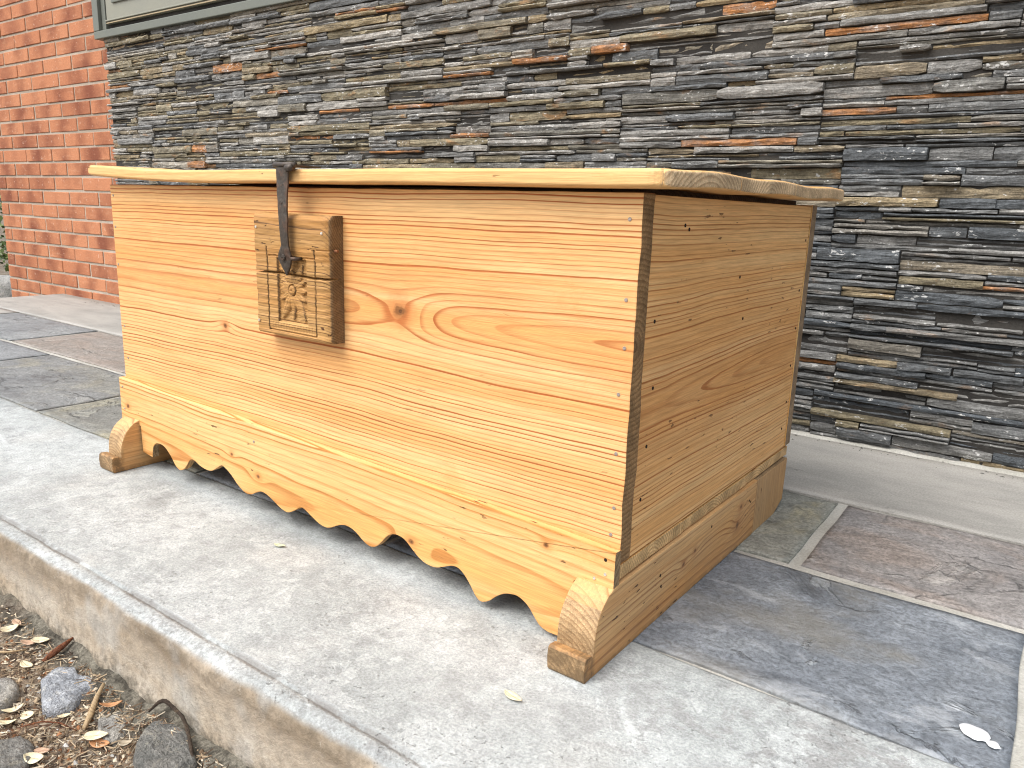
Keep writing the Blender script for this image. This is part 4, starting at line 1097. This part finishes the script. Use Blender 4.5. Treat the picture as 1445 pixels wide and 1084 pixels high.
def corner_debris():
    vs, fs = [], []
    for k in range(420):
        x = random.uniform(-3.4, 1.9); y = YS-.031-abs(random.gauss(0, .022)); z = .0012; b = len(vs)
        r = random.choice((.0010, .0016, .0024)) * random.uniform(.7, 1.2); a = random.uniform(0, 6.28); el = random.choice((1, 1, 2.5))
        for q in range(5):
            an = q*6.283/5; u_, v_ = r*el*math.cos(an), r*math.sin(an)
            vs.append((x+u_*math.cos(a)-v_*math.sin(a), y+u_*math.sin(a)+v_*math.cos(a), z))
        vs.append((x, y, z+r*.8)); vs.append((x, y, z-r*.5))
        fs += [(b+q, b+(q+1) % 5, b+5) for q in range(5)]+[(b+(q+1) % 5, b+q, b+6) for q in range(5)]
    link('corner_debris', mesh('corner_debris', vs, fs, m_r2), kind='stuff', label='grit and crumbs along the foot of the slate wall')
corner_debris()

# ---------------------------------------------------------------- shrub and stones beyond the brick corner
m_bush = Mat('shrub_leaf'); r_ = m_bush.attr('tint')[0]
m_bush = m_bush.done(m_bush.mix(r_, (.035, .065, .02), (.14, .19, .05)), rough=.5, spec=.4)
def bush(cx, cy, R, Hh, n, label):
    root = empty('shrub', category='shrub', label=label)
    vs, fs, tn = [], [], []
    for k in range(n):
        a = random.uniform(0, 6.283); q = random.random()**.4; zz = random.random()
        rr = R*q*math.sqrt(max(.05, 1-(zz*2-1)**2*.8)); rr *= 1+.3*mnoise.noise(Vector((math.cos(a)*2, math.sin(a)*2, zz*3)))
        c = Vector((cx+rr*math.cos(a), cy+rr*math.sin(a), GZ+.08+zz*Hh))
        u = Vector((random.gauss(0, 1), random.gauss(0, 1), random.gauss(0, 1))).normalized(); v = u.orthogonal().normalized()
        L = random.uniform(.03, .055); w = L*.32; b = len(vs)
        vs += [c-u*L/2, c+v*w, c+u*L/2, c-v*w]; fs.append((b, b+1, b+2, b+3)); tn += [(random.random(), 0, 0)]*4
    me = mesh('foliage', vs, fs, m_bush); at = me.attributes.new('tint', 'FLOAT_VECTOR', 'POINT'); at.data.foreach_set('vector', np.array(tn, 'f').ravel())
    link('foliage', me, parent=root)
    bm = tube_bm([(cx, cy, GZ-.02), (cx+.02, cy, GZ+Hh*.4), (cx-.03, cy+.02, GZ+Hh*.8)], [.02, .013, .005]); part('stem', bm, m_bark, root, True)
    return root
bush(-5.85, 1.35, .55, 1.5, 2600, 'leafy green shrub beyond the left end of the brick wall')
bush(-7.2, 2.3, .8, 1.9, 2600, 'taller green shrub further back past the brick corner')
o = rock(0, 0, [(-.22, -.1), (-.1, -.19), (.12, -.17), (.24, -.02), (.18, .15), (-.05, .2), (-.2, .1)], .13, mat_rock('pale_rock', (.28, .28, .26), (.42, .41, .39), 9.0), 'rounded grey rock on the ground beyond the brick corner', seed=9)
o.location = (-4.95, .72, GZ)
